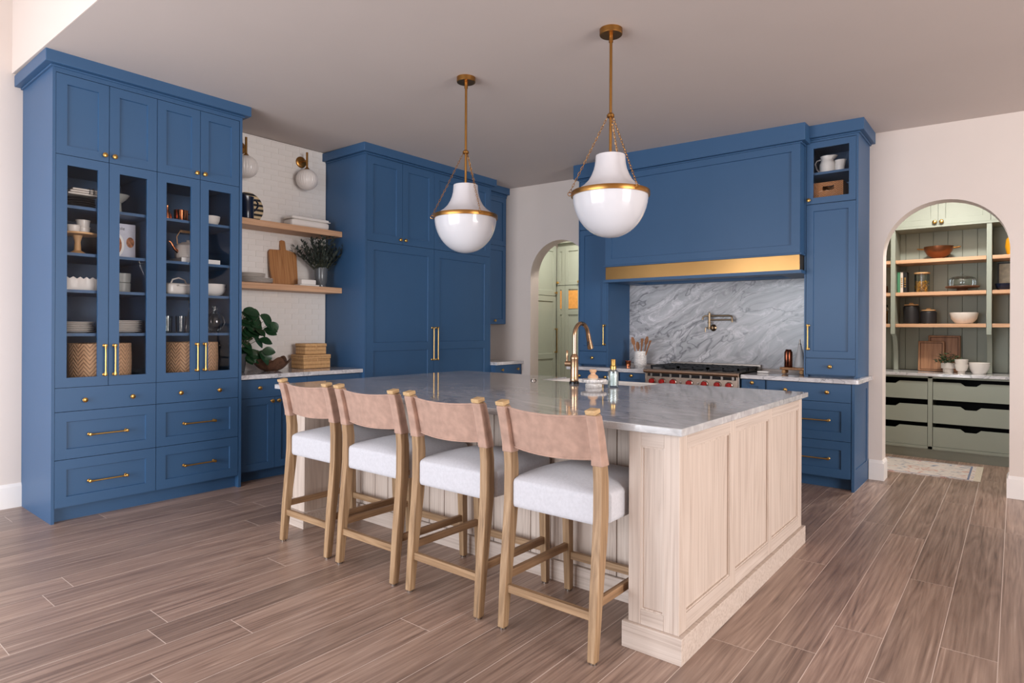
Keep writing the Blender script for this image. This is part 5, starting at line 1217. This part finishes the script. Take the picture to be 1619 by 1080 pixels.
for (x, h, lb) in ((-0.875, 0.195, 'taller black canister with wooden lid on the pantry shelf'), (-0.72, 0.135, 'shorter black canister with wooden lid on the pantry shelf')):
    t = thing('black_canister', lb, 'canister', (x, 7.92, Cz), 0, 'black canisters on the pantry shelf')
    obj('jar_body', B().lathe([(0.068, 0), (0.074, 0.006), (0.075, h-0.02), (0.07, h-0.006), (0.06, h), (0.0001, h)], seg=36), BLACKC, t, smooth=True)
    l_ = obj('lid', B().lathe([(0.06, h+0.0005), (0.066, h+0.003), (0.066, h+0.012), (0.0001, h+0.013)], seg=36), LIDW, t, smooth=True); obj('lid_knob', B().rbox(0, 0, h+0.021, 0.04, 0.022, 0.018, 0.005, n=3), LIDW, l_, smooth=True)
single('cream_serving_bowl', B().lathe([(0.06, 0), (0.075, 0.004), (0.11, 0.05), (0.122, 0.105), (0.122, 0.115), (0.117, 0.115), (0.104, 0.05), (0.07, 0.012), (0.0001, 0.01)], seg=44), MATTEW, 'wide cream serving bowl on the lowest pantry shelf', 'bowl', (-0.415, 7.93, Cz))
for (x, y, w_, h, lb, ln) in ((-0.70, 7.955, 0.235, 0.325, 'front acacia cutting board leaning in the pantry', -0.12), (-0.592, 8.02, 0.285, 0.385, 'rear acacia cutting board leaning in the pantry', -0.13)):
    t = thing('acacia_board', lb, 'cutting board', (x, y, Dz), 0, 'acacia boards in the pantry')
    o = obj('board', B().box(-w_/2, w_/2, 0, 0.022, 0.003, h), ACACIA, t, bev=0.006); o.rotation_euler = (ln, 0, 0)
    gb = 0.018; q = B(); q.box(-w_/2+gb, w_/2-gb, -0.0008, 0.001, gb, gb+0.007).box(-w_/2+gb, w_/2-gb, -0.0008, 0.001, h-gb-0.007, h-gb).box(-w_/2+gb, -w_/2+gb+0.007, -0.0008, 0.001, gb, h-gb).box(w_/2-gb-0.007, w_/2-gb, -0.0008, 0.001, gb, h-gb)
    obj('juice_groove', q, mat('groove_wood', C(92, 58, 38), 0.6, var=0.1), o)
t = thing('small_potted_herb', 'small green plant in a white footed pot in the pantry', 'potted plant', (-0.54, 7.83, Dz))
obj('pot', B().lathe([(0.045, 0), (0.046, 0.035), (0.04, 0.04), (0.062, 0.046), (0.064, 0.10), (0.058, 0.10), (0.055, 0.07), (0.0001, 0.068)], seg=36), MATTEW, t, smooth=True)
lfb = B(); rl = random.Random(4)
for i in range(210):
    a = rl.uniform(0, 2*PI); r = 0.11*math.sqrt(rl.random()); z = 0.10+rl.uniform(0, 0.11)*(1-(r/0.13)**2)
    leaf(lfb, Vector((r*math.cos(a), r*math.sin(a)*0.8, z)), Vector((math.cos(a)+rl.uniform(-.6, .6), math.sin(a)+rl.uniform(-.6, .6), rl.uniform(-.2, 1))), 0.035, 0.02, n=2)
obj('foliage', lfb, LEAFS, t, kind='stuff')
cupm = B().lathe([(0.03, 0), (0.032, 0.012), (0.026, 0.018), (0.046, 0.035), (0.055, 0.07), (0.057, 0.095), (0.053, 0.095), (0.05, 0.07), (0.0001, 0.035)], seg=36).mesh('footed_cup', True); cupm.materials.append(MATTEW)
for z, lb in ((Dz, 'lower white footed cup of the stack in the pantry'), (Dz+0.048, 'upper white footed cup of the stack in the pantry')): tag(obj('footed_cup', cupm, None, loc=(-0.425, 7.76, z)), lb, 'cup', 'footed cups in the pantry')
bwm = B().lathe([(0.055, 0), (0.057, 0.005), (0.08, 0.05), (0.092, 0.095), (0.088, 0.095), (0.075, 0.05), (0.05, 0.012), (0.0001, 0.01)], seg=40).mesh('oval_bowl', True); bwm.materials.append(WHITEC)
for z, lb in ((Dz, 'lower white bowl at the right end of the pantry counter'), (Dz+0.016, 'upper white bowl at the right end of the pantry counter')): tag(obj('oval_bowl', bwm, None, loc=(-0.285, 7.83, z)), lb, 'bowl', 'white bowls on the pantry counter')
single('copper_tumbler', B().lathe([(0.03, 0), (0.036, 0.01), (0.038, 0.05), (0.034, 0.08), (0.031, 0.08), (0.0001, 0.01)], seg=28), COPPER, 'copper tumbler at the left edge of the pantry arch', 'cup', (-1.125, 7.88, Bz))
t = thing('spice_jar', 'glass jar of brown spice at the left edge of the pantry arch', 'jar', (-1.125, 7.9, Cz))
obj('glass', B().lathe([(0.042, 0), (0.044, 0.004), (0.044, 0.16), (0.03, 0.18), (0.0001, 0.18)], seg=28), CLEARG, t, smooth=True); obj('spice', B().lathe([(0.038, 0.006), (0.039, 0.14), (0.0001, 0.142)], seg=24), mat('spice', C(150, 104, 52), 0.8, var=0.4, vs=70), t); obj('lid', B().lathe([(0.034, 0.181), (0.036, 0.184), (0.036, 0.205), (0.0001, 0.206)], seg=24), STEEL, t, smooth=True)
t = thing('framed_picture', 'small framed picture behind the navy bowl in the pantry', 'picture', (-0.06, 8.08, Bz))
o = obj('frame', B().box(-0.085, 0.085, -0.012, 0.0, 0.0, 0.012).box(-0.085, 0.085, -0.012, 0.0, 0.278, 0.29).box(-0.085, -0.073, -0.012, 0.0, 0.012, 0.278).box(0.073, 0.085, -0.012, 0.0, 0.012, 0.278), BLACKC, t)
obj('print', B().box(-0.073, 0.073, -0.006, -0.001, 0.012, 0.278), mat('sketch_print', C(206, 196, 174), 0.7, var=0.25, vs=18), t)
single('navy_bowl', B().lathe([(0.045, 0), (0.05, 0.004), (0.072, 0.03), (0.082, 0.065), (0.078, 0.065), (0.0001, 0.012)], seg=36), NAVY, 'navy bowl in front of the framed picture in the pantry', 'bowl', (-0.085, 7.88, Bz))
single('yellow_vase', B().lathe([(0.03, 0), (0.045, 0.02), (0.058, 0.09), (0.05, 0.16), (0.03, 0.19), (0.0001, 0.19)], seg=32), mat('yellow_glaze', C(214, 152, 34), 0.3, var=0.08), 'yellow vase at the right edge of the pantry arch', 'vase', (-0.028, 7.92, A))
# ---- added unseen ceiling lamps that brighten the rooms beyond the arches
def fill_ceiling_lamp(x, y, label, power, col):
    z = CZ(x); t = thing('added_ceiling_lamp', label, 'added fill lamp', (x, y, z-0.09), 0, 'added fill lamps beyond the arches')
    obj('pan', B().lathe([(0.0001, 0.05), (0.15, 0.05), (0.15, 0.089), (0.0001, 0.089)], seg=32), BRASSD, t, smooth=True)
    em = bpy.data.materials.new('fill_lamp_glow'); em.use_nodes = True; p = em.node_tree.nodes['Principled BSDF']; p.inputs['Emission Color'].default_value = col+(1,); p.inputs['Emission Strength'].default_value = 4.0
    obj('diffuser', B().lathe([(0.0001, 0.0), (0.08, 0.008), (0.13, 0.03), (0.145, 0.05), (0.0001, 0.05)], seg=32), em, t, smooth=True)
    l = bpy.data.lights.new('fill_lamp_light', 'AREA'); l.shape = 'DISK'; l.size = 0.3; l.energy = power; l.color = col
    o = bpy.data.objects.new('fill_lamp_light', l); COL.objects.link(o); o.parent = t; o.location = (0, 0, -0.012)
fill_ceiling_lamp(-0.55, 6.8, 'added ceiling lamp brightening the pantry', 42, (1.0, 0.95, 0.88))
fill_ceiling_lamp(-4.45, 6.95, 'added ceiling lamp brightening the far hall', 38, (1.0, 0.93, 0.83))
# ---- runner rug
def rug_mat():
    m = bpy.data.materials.new('faded_rug'); m.use_nodes = True; N = m.node_tree.nodes; L = m.node_tree.links; p = N['Principled BSDF']; p.inputs['Roughness'].default_value = 0.95
    tc = N.new('ShaderNodeTexCoord'); n1 = N.new('ShaderNodeTexNoise'); n1.inputs['Scale'].default_value = 9; n1.inputs['Detail'].default_value = 4; n1.inputs['Distortion'].default_value = 1.2
    vo = N.new('ShaderNodeTexVoronoi'); vo.inputs['Scale'].default_value = 13
    L.new(tc.outputs['Object'], n1.inputs[0]); L.new(tc.outputs['Object'], vo.inputs[0])
    r1 = ramp(N, [(0.3, C(120, 134, 158)), (0.42, C(206, 196, 190)), (0.56, C(214, 204, 196)), (0.66, C(196, 150, 138)), (0.8, C(206, 198, 190))]); L.new(n1.outputs['Fac'], r1.inputs[0])
    r2 = ramp(N, [(0.0, C(150, 146, 158)), (0.18, (1, 1, 1, 1)), (1, (1, 1, 1, 1))]); L.new(vo.outputs['Distance'], r2.inputs[0])
    mm = N.new('ShaderNodeMix'); mm.data_type = 'RGBA'; mm.blend_type = 'MULTIPLY'; mm.inputs[0].default_value = 1
    L.new(r1.outputs[0], mm.inputs[6]); L.new(r2.outputs[0], mm.inputs[7]); L.new(mm.outputs[2], p.inputs['Base Color'])
    return m
t = thing('runner_rug', 'faded cream patterned runner rug on the pantry floor', 'rug', (-0.95, 7.03, 0.0))
obj('pile', B().box(-0.66, 0.67, -0.36, 0.36, 0.0, 0.008), rug_mat(), t)
EDG = mat('rug_edge', C(206, 194, 176), 0.95, var=0.06, vs=60)
obj('fringe', B().box(0.67, 0.72, -0.365, 0.365, 0.0, 0.0085).box(-0.72, -0.66, -0.365, 0.365, 0, 0.0085), EDG, t)
obj('border', B().box(0.625, 0.64, -0.34, 0.34, 0.0075, 0.0092).box(-0.63, 0.625, -0.34, -0.33, 0.0075, 0.0092).box(-0.63, 0.625, 0.33, 0.34, 0.0075, 0.0092), mat('rug_blue', C(120, 128, 152), 0.95, var=0.2, vs=60), t)

# ================================================================ HALL CABINETS BEYOND THE LEFT ARCH
ha = thing('hall_side_cabinet', 'tall sage green panelled cabinet on the left inside the far arch', 'cabinet', (-5.30, 6.40, 0), PI/2)
obj('body', B().box(0, 1.2, 0.022, 0.6, 0, 2.62), GP, ha)
d = door(ha, 0.45, 1.19, 1.79, 2.52, GP, rail=0.075); knob(d, 1.16, 1.835, s=1.2)
d = door(ha, 0.45, 1.19, 0.1, 1.785, GP, rail=0.075, mid=0.905); pull(d, 1.165, 1.13, 0.34, True)
door(ha, 0.0, 0.445, 0.1, 2.52, GP, rail=0.075)
obj('crown_molding', B().box(-0.0, 1.168, -0.03, 0.6, 2.56, 2.68), GP, ha, bev=0.004)
hb_ = thing('hall_end_cabinet', 'tall sage green cabinet with amber glass panes at the end of the far hall', 'cabinet', (-5.30, 7.60, 0), 0)
obj('body', B().box(0, 1.9, 0.024, 0.5, 0, 2.62), GP, hb_)
AMB = mat('amber_reeded_glass', C(226, 160, 84), 0.35, var=0.1, vs=30)
XE = [0.0, 0.148, 0.43, 0.71, 1.0, 1.28, 1.56, 1.88]
for i in range(7):
    a, c = XE[i], XE[i+1]
    d = door(hb_, a, c, 1.945, 2.50, GP, rail=0.055); knob(d, c-0.03 if i % 2 else a+0.03, 1.985, s=1.2)
    d = obj('door', panel_mesh(a, c, 0.1, 1.94, rail=0.055, mid=1.54), GP, hb_)
    obj('amber_pane', B().box(a+0.06, c-0.06, 0.006, 0.0105, 1.60, 1.865), AMB, d, label='amber reeded glass pane')
    for q in range(7): pass
obj('crown_molding', B().box(-0.0, 1.9, -0.03, 0.5, 2.56, 2.68), GP, hb_, bev=0.004)
